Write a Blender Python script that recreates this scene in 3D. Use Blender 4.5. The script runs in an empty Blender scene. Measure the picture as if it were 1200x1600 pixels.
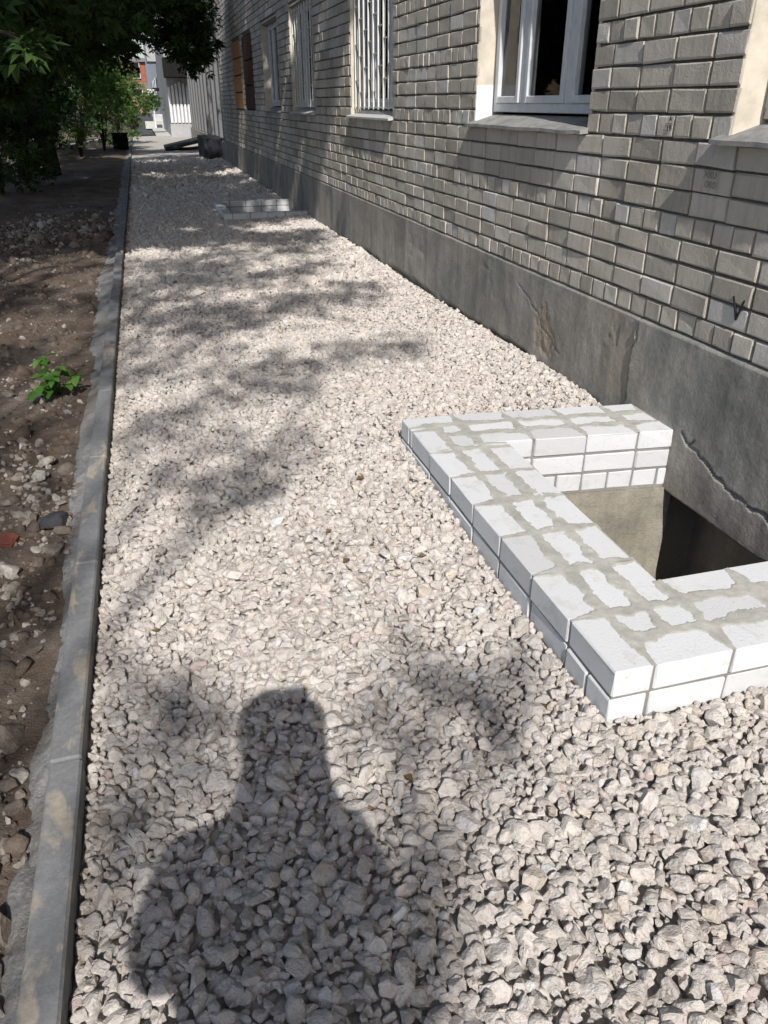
import bpy, math
import numpy as np
from mathutils import Matrix, Vector

# ------------------------------------------------------------------ camera, sky, sun, exposure
SC = bpy.context.scene
COL = SC.collection
F, VX, VY = 1200.0, 212.0, 160.0          # focal length and vanishing point of the path (1200x1600 frame)
CAM_H = 1.55
_p = np.array([VX - 600, VY - 800, F]); _p /= np.linalg.norm(_p)
_u = np.array([0, -F, -(800 - VY)]); _u /= np.linalg.norm(_u)
_r = np.cross(_p, _u)
if _r[0] < 0: _r = -_r
MW = np.array([_r, _p, _u])               # camera frame (right, down, forward) -> world
cam = bpy.data.cameras.new('camera')
cam.sensor_fit = 'VERTICAL'; cam.sensor_height = 24.0; cam.lens = 24.0 * F / 1600.0
cam.clip_start = 0.02; cam.clip_end = 2000
camo = bpy.data.objects.new('camera', cam); COL.objects.link(camo)
_cx, _cy, _cz = MW @ np.array([1, 0, 0.]), MW @ np.array([0, -1, 0.]), MW @ np.array([0, 0, -1.])
camo.matrix_world = Matrix(((_cx[0], _cy[0], _cz[0], 0), (_cx[1], _cy[1], _cz[1], 0),
                            (_cx[2], _cy[2], _cz[2], CAM_H), (0, 0, 0, 1)))
SC.camera = camo

SUN = np.array([0.145, 1.13, -1.0])        # the way the sunlight travels
sn = SUN / np.linalg.norm(SUN)
world = bpy.data.worlds.new('World'); SC.world = world; world.use_nodes = True
wn = world.node_tree.nodes; wl = world.node_tree.links
sky = wn.new('ShaderNodeTexSky'); sky.sky_type = 'NISHITA'; sky.sun_disc = False
sky.sun_elevation = math.asin(-sn[2]); sky.sun_rotation = math.atan2(-sn[0], -sn[1])
sky.air_density = 1.0; sky.dust_density = 1.5; sky.ozone_density = 1.0
bg = wn['Background']; bg.inputs['Strength'].default_value = 0.115
wl.new(sky.outputs[0], bg.inputs['Color'])
sl = bpy.data.lights.new('sun', 'SUN'); sl.energy = 4.6; sl.angle = math.radians(0.53); sl.color = (1.0, 0.965, 0.92)
so = bpy.data.objects.new('sun', sl); COL.objects.link(so)
so.rotation_euler = Vector(sn).to_track_quat('-Z', 'Y').to_euler(); so.location = (-3, -20, 18)
vs = SC.view_settings
vs.view_transform = 'Standard'; vs.look = 'None'; vs.gamma = 1.0; vs.exposure = 0.17; vs.use_curve_mapping = False
SC.cycles.max_bounces = 6; SC.cycles.diffuse_bounces = 3; SC.cycles.transparent_max_bounces = 12

RS = np.random.RandomState(11)

# ------------------------------------------------------------------ helpers
def project(P):
    P = np.asarray(P, float).reshape(-1, 3) - np.array([0, 0, CAM_H])
    c = P @ MW
    z = np.maximum(c[:, 2], 1e-3)
    return np.stack([600 + F * c[:, 0] / z, 800 + F * c[:, 1] / z, c[:, 2]], 1)

_tab = RS.rand(256, 256)
def vnoise(x, y):
    xi = np.floor(x).astype(int); yi = np.floor(y).astype(int)
    fx = x - xi; fy = y - yi
    fx = fx * fx * (3 - 2 * fx); fy = fy * fy * (3 - 2 * fy)
    a = _tab[xi % 256, yi % 256]; b = _tab[(xi + 1) % 256, yi % 256]
    c = _tab[xi % 256, (yi + 1) % 256]; d = _tab[(xi + 1) % 256, (yi + 1) % 256]
    return (a * (1 - fx) + b * fx) * (1 - fy) + (c * (1 - fx) + d * fx) * fy
def fbm(x, y, o=4):
    s = 0; a = 0.5; t = 0
    for i in range(o):
        s = s + a * vnoise(x * 2 ** i + 17.3 * i, y * 2 ** i + 9.1 * i); t += a; a *= 0.5
    return s / t
def sstep(x, a, b):
    t = np.clip((x - a) / (b - a), 0, 1); return t * t * (3 - 2 * t)

def mesh_np(name, V, Fc, mat=None, smooth=False, tint=None, colattr=None):
    """V (n,3); Fc list of int arrays each (m,k)."""
    if isinstance(Fc, np.ndarray): Fc = [Fc]
    V = np.asarray(V, np.float32)
    me = bpy.data.meshes.new(name)
    me.vertices.add(len(V)); me.vertices.foreach_set('co', V.ravel())
    tot = np.concatenate([np.full(len(f), f.shape[1], np.int32) for f in Fc])
    idx = np.concatenate([f.ravel() for f in Fc]).astype(np.int32)
    me.loops.add(len(idx)); me.loops.foreach_set('vertex_index', idx)
    st = np.zeros(len(tot), np.int32); st[1:] = np.cumsum(tot)[:-1]
    me.polygons.add(len(tot)); me.polygons.foreach_set('loop_start', st)
    me.polygons.foreach_set('loop_total', tot)
    me.polygons.foreach_set('use_smooth', np.full(len(tot), smooth, bool))
    if tint is not None:
        a = me.attributes.new('tint', 'FLOAT', 'POINT'); a.data.foreach_set('value', np.asarray(tint, np.float32))
    me.update(calc_edges=True); me.validate()
    if mat is not None: me.materials.append(mat)
    return me

def obj(name, me, parent=None, loc=None, **props):
    o = bpy.data.objects.new(name, me); COL.objects.link(o)
    if parent is not None: o.parent = parent
    if loc is not None: o.location = loc
    for k, v in props.items(): o[k] = v
    return o
def empty(name, loc, label=None, category=None, group=None, kind=None):
    o = bpy.data.objects.new(name, None); COL.objects.link(o); o.location = loc; o.empty_display_size = 0.1
    if label: o['label'] = label
    if category: o['category'] = category
    if group: o['group'] = group
    if kind: o['kind'] = kind
    return o

class MB:
    """collects boxes, quads and tubes in world space"""
    def __init__(s): s.v = []; s.q = []; s.t = []; s.n = 0
    def add(s, V, q=None, t=None):
        V = np.asarray(V, float).reshape(-1, 3); b = s.n; s.v.append(V); s.n += len(V)
        if q is not None and len(q): s.q.append(np.asarray(q, int) + b)
        if t is not None and len(t): s.t.append(np.asarray(t, int) + b)
    def box(s, x0, x1, y0, y1, z0, z1, c=0.0, rot=None, jit=0.0):
        lo = np.array([x0, y0, z0]); hi = np.array([x1, y1, z1]); m = (lo + hi) / 2; h = (hi - lo) / 2
        if c <= 0:
            V = np.array([[a, b, d] for a in (-1, 1) for b in (-1, 1) for d in (-1, 1)]) * h
            q = [[0, 1, 3, 2], [4, 6, 7, 5], [0, 4, 5, 1], [2, 3, 7, 6], [0, 2, 6, 4], [1, 5, 7, 3]]
            t = []
        else:                                    # chamfered box: 24 vertices
            V = []; ix = {}
            for a in (-1, 1):
                for b in (-1, 1):
                    for d in (-1, 1):
                        for k in range(3):
                            w = np.array([a, b, d]) * (h - c); w[k] = (a, b, d)[k] * h[k]
                            ix[(a, b, d, k)] = len(V); V.append(w)
            V = np.array(V); q = []; t = []
            for k in range(3):
                i, j = [(1, 2), (2, 0), (0, 1)][k]
                for sg in (-1, 1):
                    f = []
                    for (p, r) in ((-1, -1), (1, -1), (1, 1), (-1, 1)):
                        key = [0, 0, 0]; key[k] = sg; key[i] = p; key[j] = r; f.append(ix[(*key, k)])
                    q.append(f if sg > 0 else f[::-1])
            for k in range(3):                   # edges parallel to axis k
                i, j = [(1, 2), (2, 0), (0, 1)][k]
                for p in (-1, 1):
                    for r in (-1, 1):
                        def g(e, kk):
                            key = [0, 0, 0]; key[k] = e; key[i] = p; key[j] = r; return ix[(*key, kk)]
                        f = [g(-1, i), g(1, i), g(1, j), g(-1, j)]
                        q.append(f if p * r < 0 else f[::-1])
            for a in (-1, 1):
                for b in (-1, 1):
                    for d in (-1, 1):
                        f = [ix[(a, b, d, 0)], ix[(a, b, d, 1)], ix[(a, b, d, 2)]]
                        t.append(f if a * b * d > 0 else f[::-1])
            if jit: V = V + RS.uniform(-jit, jit, V.shape)
        if rot is not None: V = V @ np.asarray(rot.to_3x3()).T
        s.add(V + m, q, t); return s
    def tube(s, pts, rad, n=8, cap=True):
        pts = np.asarray(pts, float); rad = np.broadcast_to(np.asarray(rad, float), (len(pts),))
        T = np.gradient(pts, axis=0); T /= np.linalg.norm(T, axis=1)[:, None] + 1e-9
        ref = np.array([0, 0, 1.]) if abs(T[0][2]) < 0.9 else np.array([1., 0, 0])
        V = []
        for i in range(len(pts)):
            a = np.cross(T[i], ref); a /= np.linalg.norm(a) + 1e-9; b = np.cross(T[i], a)
            th = np.arange(n) * 2 * np.pi / n
            V.append(pts[i] + rad[i] * (np.cos(th)[:, None] * a + np.sin(th)[:, None] * b))
        V = np.concatenate(V); q = []
        for i in range(len(pts) - 1):
            for k in range(n):
                k2 = (k + 1) % n
                q.append([i * n + k, i * n + k2, (i + 1) * n + k2, (i + 1) * n + k])
        t = []
        if cap:
            c0 = len(V); V = np.concatenate([V, pts[:1], pts[-1:]])
            for k in range(n):
                k2 = (k + 1) % n
                t.append([c0, k2, k]); t.append([c0 + 1, (len(pts) - 1) * n + k, (len(pts) - 1) * n + k2])
        s.add(V, q, t); return s
    def quad(s, a, b, c, d): s.add([a, b, c, d], [[0, 1, 2, 3]]); return s
    def mesh(s, name, mat, smooth=False, origin=None, tint=None):
        V = np.concatenate(s.v)
        if origin is not None: V = V - np.asarray(origin)
        Fc = []
        if s.q: Fc.append(np.concatenate(s.q))
        if s.t: Fc.append(np.concatenate(s.t))
        return mesh_np(name, V, Fc, mat, smooth, tint)
    def build(s, name, mat, parent=None, smooth=False, **props):
        """object with its origin at its own centre, placed in world space under an unrotated parent"""
        V = np.concatenate(s.v); c = (V.min(0) + V.max(0)) / 2
        me = s.mesh(name, mat, smooth, origin=c)
        o = obj(name, me, parent, **props)
        w = Vector(c); p = parent
        while p is not None: w = w - p.location; p = p.parent
        o.location = w
        return o

def grid_faces(nx, ny, keep=None):
    i = np.arange(nx - 1)[:, None] * ny + np.arange(ny - 1)[None, :]
    q = np.stack([i, i + ny, i + ny + 1, i + 1], -1).reshape(-1, 4)
    if keep is not None: q = q[keep.reshape(-1)]
    return q

# ------------------------------------------------------------------ materials
class NT:
    def __init__(s, name, rough=0.9):
        s.m = bpy.data.materials.new(name); s.m.use_nodes = True
        s.t = s.m.node_tree; s.n = s.t.nodes; s.l = s.t.links
        s.b = s.n['Principled BSDF']; s.b.inputs['Roughness'].default_value = rough
        s.b.inputs['Specular IOR Level'].default_value = 0.25
        s.geo = None
    def pos(s):
        if s.geo is None: s.geo = s.n.new('ShaderNodeNewGeometry')
        return s.geo.outputs['Position']
    def objc(s): return s.n.new('ShaderNodeTexCoord').outputs['Object']
    def noise(s, scale, detail=4, rough=0.6, vec=None, dist=0.0):
        n = s.n.new('ShaderNodeTexNoise'); n.inputs['Scale'].default_value = scale
        n.inputs['Detail'].default_value = detail; n.inputs['Roughness'].default_value = rough
        n.inputs['Distortion'].default_value = dist
        s.l.new(vec if vec is not None else s.pos(), n.inputs['Vector']); return n.outputs['Fac']
    def vscale(s, sx, sy, sz, vec=None):
        m = s.n.new('ShaderNodeVectorMath'); m.operation = 'MULTIPLY'; m.inputs[1].default_value = (sx, sy, sz)
        s.l.new(vec if vec is not None else s.pos(), m.inputs[0]); return m.outputs[0]
    def ramp(s, fac, stops):
        r = s.n.new('ShaderNodeValToRGB'); e = r.color_ramp.elements
        while len(e) < len(stops): e.new(0.5)
        for k, (p, c) in enumerate(stops):
            e[k].position = p; e[k].color = (*c, 1) if len(c) == 3 else c
        s.l.new(fac, r.inputs[0]); return r.outputs[0]
    def math(s, op, a, b=None, clamp=False):
        m = s.n.new('ShaderNodeMath'); m.operation = op; m.use_clamp = clamp
        for k, v in enumerate((a, b)):
            if v is None: continue
            if isinstance(v, (int, float)): m.inputs[k].default_value = v
            else: s.l.new(v, m.inputs[k])
        return m.outputs[0]
    def mix(s, fac, a, b, mode='MIX'):
        m = s.n.new('ShaderNodeMix'); m.data_type = 'RGBA'; m.blend_type = mode
        for k, v in ((0, fac), (6, a), (7, b)):
            if isinstance(v, (int, float)): m.inputs[k].default_value = v
            elif isinstance(v, tuple): m.inputs[k].default_value = (*v, 1)
            else: s.l.new(v, m.inputs[k])
        return m.outputs[2]
    def tint(s):
        a = s.n.new('ShaderNodeAttribute'); a.attribute_name = 'tint'; o = s.n.new('ShaderNodeObjectInfo')
        x = s.math('ADD', a.outputs['Fac'], o.outputs['Random']); return s.math('FRACT', x)
    def col(s, c):
        if isinstance(c, tuple): s.b.inputs['Base Color'].default_value = (*c, 1)
        else: s.l.new(c, s.b.inputs['Base Color'])
        return s
    def bump(s, h, dist, strength=1.0):
        b = s.n.new('ShaderNodeBump'); b.inputs['Distance'].default_value = dist; b.inputs['Strength'].default_value = strength
        s.l.new(h, b.inputs['Height']); s.l.new(b.outputs[0], s.b.inputs['Normal']); return s

def m_stone():
    n = NT('crushed_limestone', 0.95); t = n.tint()
    c = n.ramp(t, [(0.0, (.56, .51, .465)), (.25, (.625, .572, .525)), (.5, (.665, .612, .566)), (.8, (.70, .643, .593)),
                   (.90, (.64, .56, .48)), (.96, (.70, .69, .68)), (1.0, (.56, .45, .41))])
    v = n.noise(60, 5, .65)
    c = n.mix(1.0, c, n.ramp(v, [(.25, (.72, .71, .70)), (.55, (1, 1, 1)), (.8, (1.08, 1.07, 1.05))]), 'MULTIPLY')
    n.col(c); n.bump(n.math('ADD', n.noise(140, 6, .7), n.math('MULTIPLY', n.noise(45, 4, .6), 1.5)), .010, .9); return n.m
def m_stone_dull():
    n = NT('soil_stones', 0.95); t = n.tint()
    c = n.ramp(t, [(0, (.13, .10, .08)), (.35, (.21, .18, .15)), (.65, (.31, .28, .245)), (.9, (.42, .395, .36)), (1, (.2, .13, .10))])
    v = n.noise(50, 5, .65)
    c = n.mix(1.0, c, n.ramp(v, [(.3, (.6, .57, .53)), (.6, (1, 1, 1))]), 'MULTIPLY')
    n.col(c); n.bump(n.noise(120, 6, .7), .006, .8); return n.m
def m_gravel_bed():
    n = NT('gravel_bed', 0.97)
    vo = n.n.new('ShaderNodeTexVoronoi'); vo.inputs['Scale'].default_value = 26; n.l.new(n.pos(), vo.inputs['Vector'])
    c = n.ramp(vo.outputs['Distance'], [(0, (.60, .56, .53)), (.6, (.52, .49, .46)), (1, (.24, .22, .2))])
    c = n.mix(1.0, c, n.ramp(n.noise(3, 4), [(.3, (.85, .84, .82)), (.7, (1.05, 1.04, 1.0))]), 'MULTIPLY')
    n.col(c); h = n.math('MULTIPLY', vo.outputs['Distance'], -1.0); n.bump(h, .03, 1.0); return n.m
def m_soil():
    n = NT('bare_soil', 0.97)
    a = n.noise(1.7, 5, .6); b = n.noise(22, 6, .7); 
    c = n.ramp(a, [(.3, (.11, .078, .058)), (.48, (.175, .134, .104)), (.6, (.215, .174, .142)), (.75, (.25, .215, .186))])
    c = n.mix(1.0, c, n.ramp(b, [(.3, (.6, .58, .56)), (.6, (1.1, 1.1, 1.1)), (.78, (1.7, 1.7, 1.7))]), 'MULTIPLY')
    n.col(c); n.bump(n.math('ADD', n.noise(45, 6, .75), n.noise(160, 4, .7)), .02, .9); return n.m
def m_concrete(name, base, patch=None, scale=1.0, rough=.92, bump=.004, streak=False):
    n = NT(name, rough)
    a = n.noise(2.2 * scale, 6, .65); b = n.noise(40 * scale, 5, .7)
    lo = tuple(x * .72 for x in base); hi = tuple(min(1, x * 1.22) for x in base)
    c = n.ramp(a, [(.28, lo), (.5, base), (.72, hi)])
    if patch: c = n.mix(n.ramp(n.noise(1.3 * scale, 5, .6, dist=.6), [(.5, (0, 0, 0)), (.6, (1, 1, 1))]), c, patch)
    if streak:
        st = n.noise(1.0, 5, .6, n.vscale(9, 9, .7))
        c = n.mix(1.0, c, n.ramp(st, [(.3, (.72, .72, .70)), (.55, (1, 1, 1)), (.75, (1.18, 1.18, 1.16))]), 'MULTIPLY')
    c = n.mix(1.0, c, n.ramp(b, [(.3, (.8, .8, .8)), (.7, (1.1, 1.1, 1.1))]), 'MULTIPLY')
    n.col(c); n.bump(n.math('ADD', n.noise(70 * scale, 6, .7), n.math('MULTIPLY', a, 2.0)), bump, .8); return n.m
def m_facade_brick():
    n = NT('grey_silicate_brick', 0.9); t = n.tint()
    c = n.ramp(t, [(0, (.40, .366, .318)), (.2, (.48, .436, .376)), (.6, (.55, .50, .435)), (.85, (.59, .545, .482)), (.96, (.61, .59, .555)), (1, (.43, .388, .336))])
    st = n.noise(1.0, 5, .65, n.vscale(30, 30, 3.2))
    c = n.mix(1.0, c, n.ramp(st, [(.3, (.84, .83, .81)), (.5, (1, 1, 1)), (.75, (1.06, 1.06, 1.06))]), 'MULTIPLY')
    dirt = n.noise(.9, 6, .7)
    c = n.mix(1.0, c, n.ramp(dirt, [(.3, (.74, .73, .70)), (.55, (1, 1, 1))]), 'MULTIPLY')
    n.col(c); n.bump(n.math('ADD', n.noise(110, 6, .7), n.noise(28, 5, .65)), .006, .8); return n.m
def m_mortar_joint():
    n = NT('dark_mortar_joint', 0.95)
    n.col(n.ramp(n.noise(30, 5), [(.3, (.13, .122, .112)), (.7, (.22, .21, .195))])); n.bump(n.noise(90, 5, .7), .006); return n.m
def m_white_brick():
    n = NT('white_silicate_brick', 0.88); t = n.tint()
    c = n.ramp(t, [(0, (.60, .605, .615)), (.6, (.645, .65, .66)), (1, (.54, .54, .545))])
    sm = n.ramp(n.noise(9, 6, .72, dist=.8), [(.55, (0, 0, 0)), (.70, (1, 1, 1))])
    c = n.mix(n.math('MULTIPLY', sm, .6), c, (.46, .455, .42))
    pit = n.ramp(n.noise(120, 3, .6), [(.68, (0, 0, 0)), (.74, (1, 1, 1))])
    c = n.mix(n.math('MULTIPLY', pit, .35), c, (.45, .44, .42))
    n.col(c); n.bump(n.math('SUBTRACT', n.noise(130, 6, .7), pit), .0022, .8); return n.m
def m_fresh_mortar():
    n = NT('fresh_grey_mortar', 0.93)
    c = n.ramp(n.noise(14, 6, .7), [(.3, (.31, .30, .272)), (.5, (.40, .39, .355)), (.7, (.50, .49, .455))])
    n.col(c); n.bump(n.noise(120, 6, .72), .002, .7); return n.m
def m_kerb():
    n = NT('grey_kerb_concrete', 0.85)
    c = n.ramp(n.noise(5, 6, .65), [(.3, (.155, .158, .162)), (.6, (.215, .218, .220)), (.75, (.26, .26, .255))])
    sand = n.ramp(n.noise(1.0, 5, .62, n.vscale(9, 3.6, 9), dist=.4), [(.535, (0, 0, 0)), (.60, (1, 1, 1))])
    c = n.mix(n.math('MULTIPLY', sand, .8), c, (.36, .315, .25))
    c = n.mix(1.0, c, n.ramp(n.noise(60, 5, .7), [(.3, (.82, .82, .82)), (.7, (1.12, 1.12, 1.12))]), 'MULTIPLY')
    n.col(c); n.bump(n.noise(100, 6, .7), .002, .8); return n.m
def m_paint(name, base, rough=.45, flake=None):
    n = NT(name, rough)
    c = n.ramp(n.noise(14, 5, .7), [(.3, tuple(x * .82 for x in base)), (.7, base)])
    if flake: c = n.mix(n.ramp(n.noise(1, 6, .7, n.vscale(40, 40, 6)), [(.56, (0, 0, 0)), (.6, (1, 1, 1))]), c, flake)
    n.col(c); n.bump(n.noise(50, 4, .6), .001, .6); return n.m
def m_glass():
    n = NT('window_glass', .03); g = n.n.new('ShaderNodeBsdfGlossy'); g.inputs['Roughness'].default_value = .02
    t = n.n.new('ShaderNodeBsdfTransparent'); t.inputs['Color'].default_value = (.82, .86, .85, 1)
    f = n.n.new('ShaderNodeFresnel'); f.inputs['IOR'].default_value = 1.5
    mx = n.n.new('ShaderNodeMixShader'); n.l.new(f.outputs[0], mx.inputs[0]); n.l.new(t.outputs[0], mx.inputs[1]); n.l.new(g.outputs[0], mx.inputs[2])
    n.l.new(mx.outputs[0], n.n['Material Output'].inputs['Surface']); return n.m
def m_leaf(name, c0, c1, c2, trans=.35):
    n = NT(name, .55); t = n.tint(); c = n.ramp(t, [(0, c0), (.5, c1), (1, c2)]); n.col(c)
    tr = n.n.new('ShaderNodeBsdfTranslucent'); n.l.new(c, tr.inputs['Color'])
    mx = n.n.new('ShaderNodeMixShader'); mx.inputs[0].default_value = trans
    n.l.new(n.b.outputs[0], mx.inputs[1]); n.l.new(tr.outputs[0], mx.inputs[2])
    n.l.new(mx.outputs[0], n.n['Material Output'].inputs['Surface']); return n.m
def m_bark():
    n = NT('dark_bark', .95)
    v = n.noise(1, 6, .7, n.vscale(18, 18, 3.5))
    n.col(n.ramp(v, [(.3, (.035, .028, .022)), (.6, (.085, .07, .056)), (.8, (.13, .115, .095))])); n.bump(v, .04, 1.0); return n.m
def m_wood(name, a, b):
    n = NT(name, .75); v = n.noise(1, 6, .65, n.vscale(60, 60, 4)); n.col(n.ramp(v, [(.3, a), (.7, b)])); n.bump(v, .003); return n.m
def m_plain(name, c, rough=.8, nscale=8, var=.25):
    n = NT(name, rough); n.col(n.ramp(n.noise(nscale, 5, .6), [(.3, tuple(x * (1 - var) for x in c)), (.7, tuple(min(1, x * (1 + var * .6)) for x in c))]))
    n.bump(n.noise(nscale * 6, 4, .6), .003, .5); return n.m
def m_far_brick(name, base):
    n = NT(name, .9); b = n.n.new('ShaderNodeTexBrick'); b.inputs['Scale'].default_value = 1.0
    b.inputs['Brick Width'].default_value = .26; b.inputs['Row Height'].default_value = .1; b.inputs['Mortar Size'].default_value = .008
    b.inputs['Color1'].default_value = (*base, 1); b.inputs['Color2'].default_value = (*[x * .8 for x in base], 1); b.inputs['Mortar'].default_value = (*[x * .45 for x in base], 1)
    sep = n.n.new('ShaderNodeSeparateXYZ'); n.l.new(n.pos(), sep.inputs[0]); cb = n.n.new('ShaderNodeCombineXYZ')
    n.l.new(n.math('ADD', sep.outputs[0], sep.outputs[1]), cb.inputs[0]); n.l.new(sep.outputs[2], cb.inputs[1]); n.l.new(cb.outputs[0], b.inputs['Vector'])
    n.col(n.mix(1.0, b.outputs['Color'], n.ramp(n.noise(1.2, 5), [(.3, (.75, .75, .75)), (.7, (1.05, 1.05, 1.05))]), 'MULTIPLY'))
    n.bump(n.math('MULTIPLY', b.outputs['Fac'], -1.0), .012); return n.m

def m_plinth():
    m = m_concrete('stained_plinth_render', (.36, .332, .295), (.265, .262, .238), 1.0, bump=.006, streak=True)
    t = m.node_tree; a = t.nodes.new('ShaderNodeAttribute'); a.attribute_name = 'tint'; b = t.nodes['Principled BSDF']; src = b.inputs['Base Color'].links[0].from_socket
    mx = t.nodes.new('ShaderNodeMix'); mx.data_type = 'RGBA'; t.links.new(a.outputs['Fac'], mx.inputs[0]); t.links.new(src, mx.inputs[6]); mx.inputs[7].default_value = (.33, .26, .18, 1)
    t.links.new(mx.outputs[2], b.inputs['Base Color']); return m
M = dict(
    stone=m_stone(), soilstone=m_stone_dull(), bed=m_gravel_bed(), soil=m_soil(),
    plinth=m_plinth(), _p=m_concrete('stained_plinth_render', (.275, .255, .228), (.205, .205, .188), 1.0, bump=.006, streak=True),
    brick=m_facade_brick(), joint=m_mortar_joint(), white=m_white_brick(), mortar=m_fresh_mortar(), kerb=m_kerb(), mortard=m_concrete('joint_mortar', (.26, .255, .24), None, 4.0),
    haunch=m_concrete('kerb_haunch_concrete', (.31, .305, .295), (.24, .215, .19), 1.6, bump=.03),
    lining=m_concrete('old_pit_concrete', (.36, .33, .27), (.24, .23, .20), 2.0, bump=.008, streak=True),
    pitfloor=m_concrete('dark_pit_floor', (.06, .057, .052), None, 2.0),  # pit floor in a very dark grey
    plaster=m_plain('cream_reveal_plaster', (.60, .54, .45), .9, 9, .2), plasterw=m_plain('white_reveal_plaster', (.74, .75, .77), .9, 7, .12),
    sill=m_concrete('weathered_sill', (.33, .325, .31), (.25, .25, .24), 6.0, bump=.006), sillmetal=m_paint('pale_metal_sill', (.55, .55, .53), .5),
    frame=m_paint('white_frame_paint', (.70, .71, .72), .45), framew=m_paint('flaking_frame_paint', (.50, .48, .44), .6, (.13, .10, .075)),
    framed=m_paint('dark_frame', (.06, .05, .045), .6), glass=m_glass(), bar=m_paint('white_bar_paint', (.75, .75, .72), .45),
    room=m_plain('dim_room', (.15, .125, .105), .9), curtain=m_plain('grey_curtain', (.52, .50, .46), .95, 3, .3), curtb=m_plain('brown_curtain', (.26, .18, .14), .95, 3, .3),
    orange=m_wood('orange_board', (.42, .19, .07), (.62, .33, .14)), brown=m_wood('brown_board', (.06, .028, .018), (.10, .05, .032)),
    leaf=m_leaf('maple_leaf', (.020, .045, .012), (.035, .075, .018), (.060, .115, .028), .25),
    leafsun=m_leaf('sunlit_shrub_leaf', (.06, .115, .03), (.10, .18, .045), (.15, .25, .065)), leafplant=m_leaf('seedling_leaf', (.04, .11, .018), (.075, .19, .03), (.15, .29, .06)),  # leafsun: sunlight put into a brighter leaf colour for the lit shrubs
    bark=m_bark(), litter=m_plain('dry_leaf', (.16, .11, .05), .8, 40, .5), stem=m_plain('green_stem', (.09, .13, .04)), ink=m_plain('black_paint', (.015, .015, .015), .8), inkfaint=m_plain('faded_marker', (.24, .225, .225), .9),
    redfrag=m_plain('red_tile', (.19, .062, .045), .85, 20, .35), asphalt=m_plain('dark_asphalt', (.035, .036, .04), .9, 30, .4),
    paleconc=m_concrete('pale_concrete', (.52, .51, .48), None, 1.0), darkbox=m_plain('dark_box', (.012, .011, .010), .9), ribshade=m_paint('shaded_pilaster_render', (.19, .19, .19), .8), panel=m_paint('dark_panel', (.09, .092, .098), .6),  # pilaster grey is darkened to stand in for tree shade
    whitewall=m_plain('white_wall', (.72, .73, .74), .85, 1.5, .12), greywall=m_plain('grey_wall', (.38, .38, .38), .85, 2, .2), redwall=m_far_brick('red_brick_wall', (.42, .16, .11)),
    tanwall=m_far_brick('tan_brick_wall', (.34, .25, .17)), farbrick=m_far_brick('upper_grey_brick', (.30, .29, .27)), asph=m_concrete('old_asphalt', (.07, .07, .07), None, 1.0),
    grass=m_plain('grass_ground', (.06, .08, .03), .95, 6, .5), roofm=m_plain('roof_metal', (.18, .18, .18), .6),
    skin=m_plain('skin', (.50, .33, .25), .6), cloth=m_plain('dark_jacket', (.05, .055, .07), .9), hair=m_plain('dark_hair', (.03, .022, .016), .7), phone=m_plain('black_phone', (.02, .02, .02), .3),
)

# ------------------------------------------------------------------ layout numbers
WX = 2.29                                # facade plane
PZ = 0.605                               # top of plinth
WELLS = [dict(x0=1.06, y0=1.41, y1=3.40, zt=.17, rows=3, skew=.11), dict(x0=1.03, y0=12.15, y1=13.95, zt=.108, rows=1)]
KX0, KX1, KZ = -0.435, -0.355, 0.052     # kerb

def gravel_level(x, y):
    z = 0.05 * sstep(x, .35, 1.05) * sstep(y, 1.9, 3.3) * (1 - .6 * sstep(y, 4.0, 6.0))
    z = z + .035 * sstep(x, 1.7, 2.25) * sstep(y, 3.3, 3.8)
    z = z + .020 * (fbm(x * 1.6 + 40, y * 1.6 + 3, 3) - .5)
    z = z - .012 * (1 - sstep(x, -.36, -.2))
    return z

# ------------------------------------------------------------------ ground
def rects_with_holes(x0, x1, y0, y1, holes):
    xs = sorted({x0, x1, *[h[0] for h in holes], *[h[1] for h in holes]})
    ys = sorted({y0, y1, *[h[2] for h in holes], *[h[3] for h in holes]})
    for i in range(len(xs) - 1):
        for j in range(len(ys) - 1):
            cx, cy = (xs[i] + xs[i + 1]) / 2, (ys[j] + ys[j + 1]) / 2
            if not any(h[0] < cx < h[1] and h[2] < cy < h[3] for h in holes): yield xs[i], xs[i + 1], ys[j], ys[j + 1]
g = MB()
holes = [(w['x0'] + .06, 2.45, w['y0'] + .06, w['y1'] - .06) for w in WELLS]
for a, b, c, d in rects_with_holes(-400, 400, -300, 900, holes): g.quad((a, c, -.16), (b, c, -.16), (b, d, -.16), (a, d, -.16))
o = g.build('ground', M['asph']); o['kind'] = 'structure'

# gravel bed (under the loose stones), out to the far end of the path
xs = np.linspace(KX1 - .02, WX + .06, 72); ys = np.concatenate([np.arange(-2.0, 10, .04), np.geomspace(10, 46, 260)])
X, Y = np.meshgrid(xs, ys, indexing='ij')
Z = gravel_level(X, Y) - .022 * (1 - sstep(Y, 22, 28)) + .012 * sstep(Y, 16, 24) * (fbm(X * 22, Y * 22, 3) - .3)
cxm = (X[:-1, :-1] + X[1:, 1:]) / 2; cym = (Y[:-1, :-1] + Y[1:, 1:]) / 2
keep = np.ones(cxm.shape, bool)
for w in WELLS: keep &= ~((cxm > w['x0'] + .05) & (cym > w['y0'] + .05) & (cym < w['y1'] - .05 - w.get('skew', 0) * np.maximum(0, cxm - w['x0'] - .2)))
path = obj('gravel_path', mesh_np('gravel_path', np.stack([X, Y, Z], -1).reshape(-1, 3), grid_faces(len(xs), len(ys), keep), M['bed'], True))
path['kind'] = 'structure'

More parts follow.
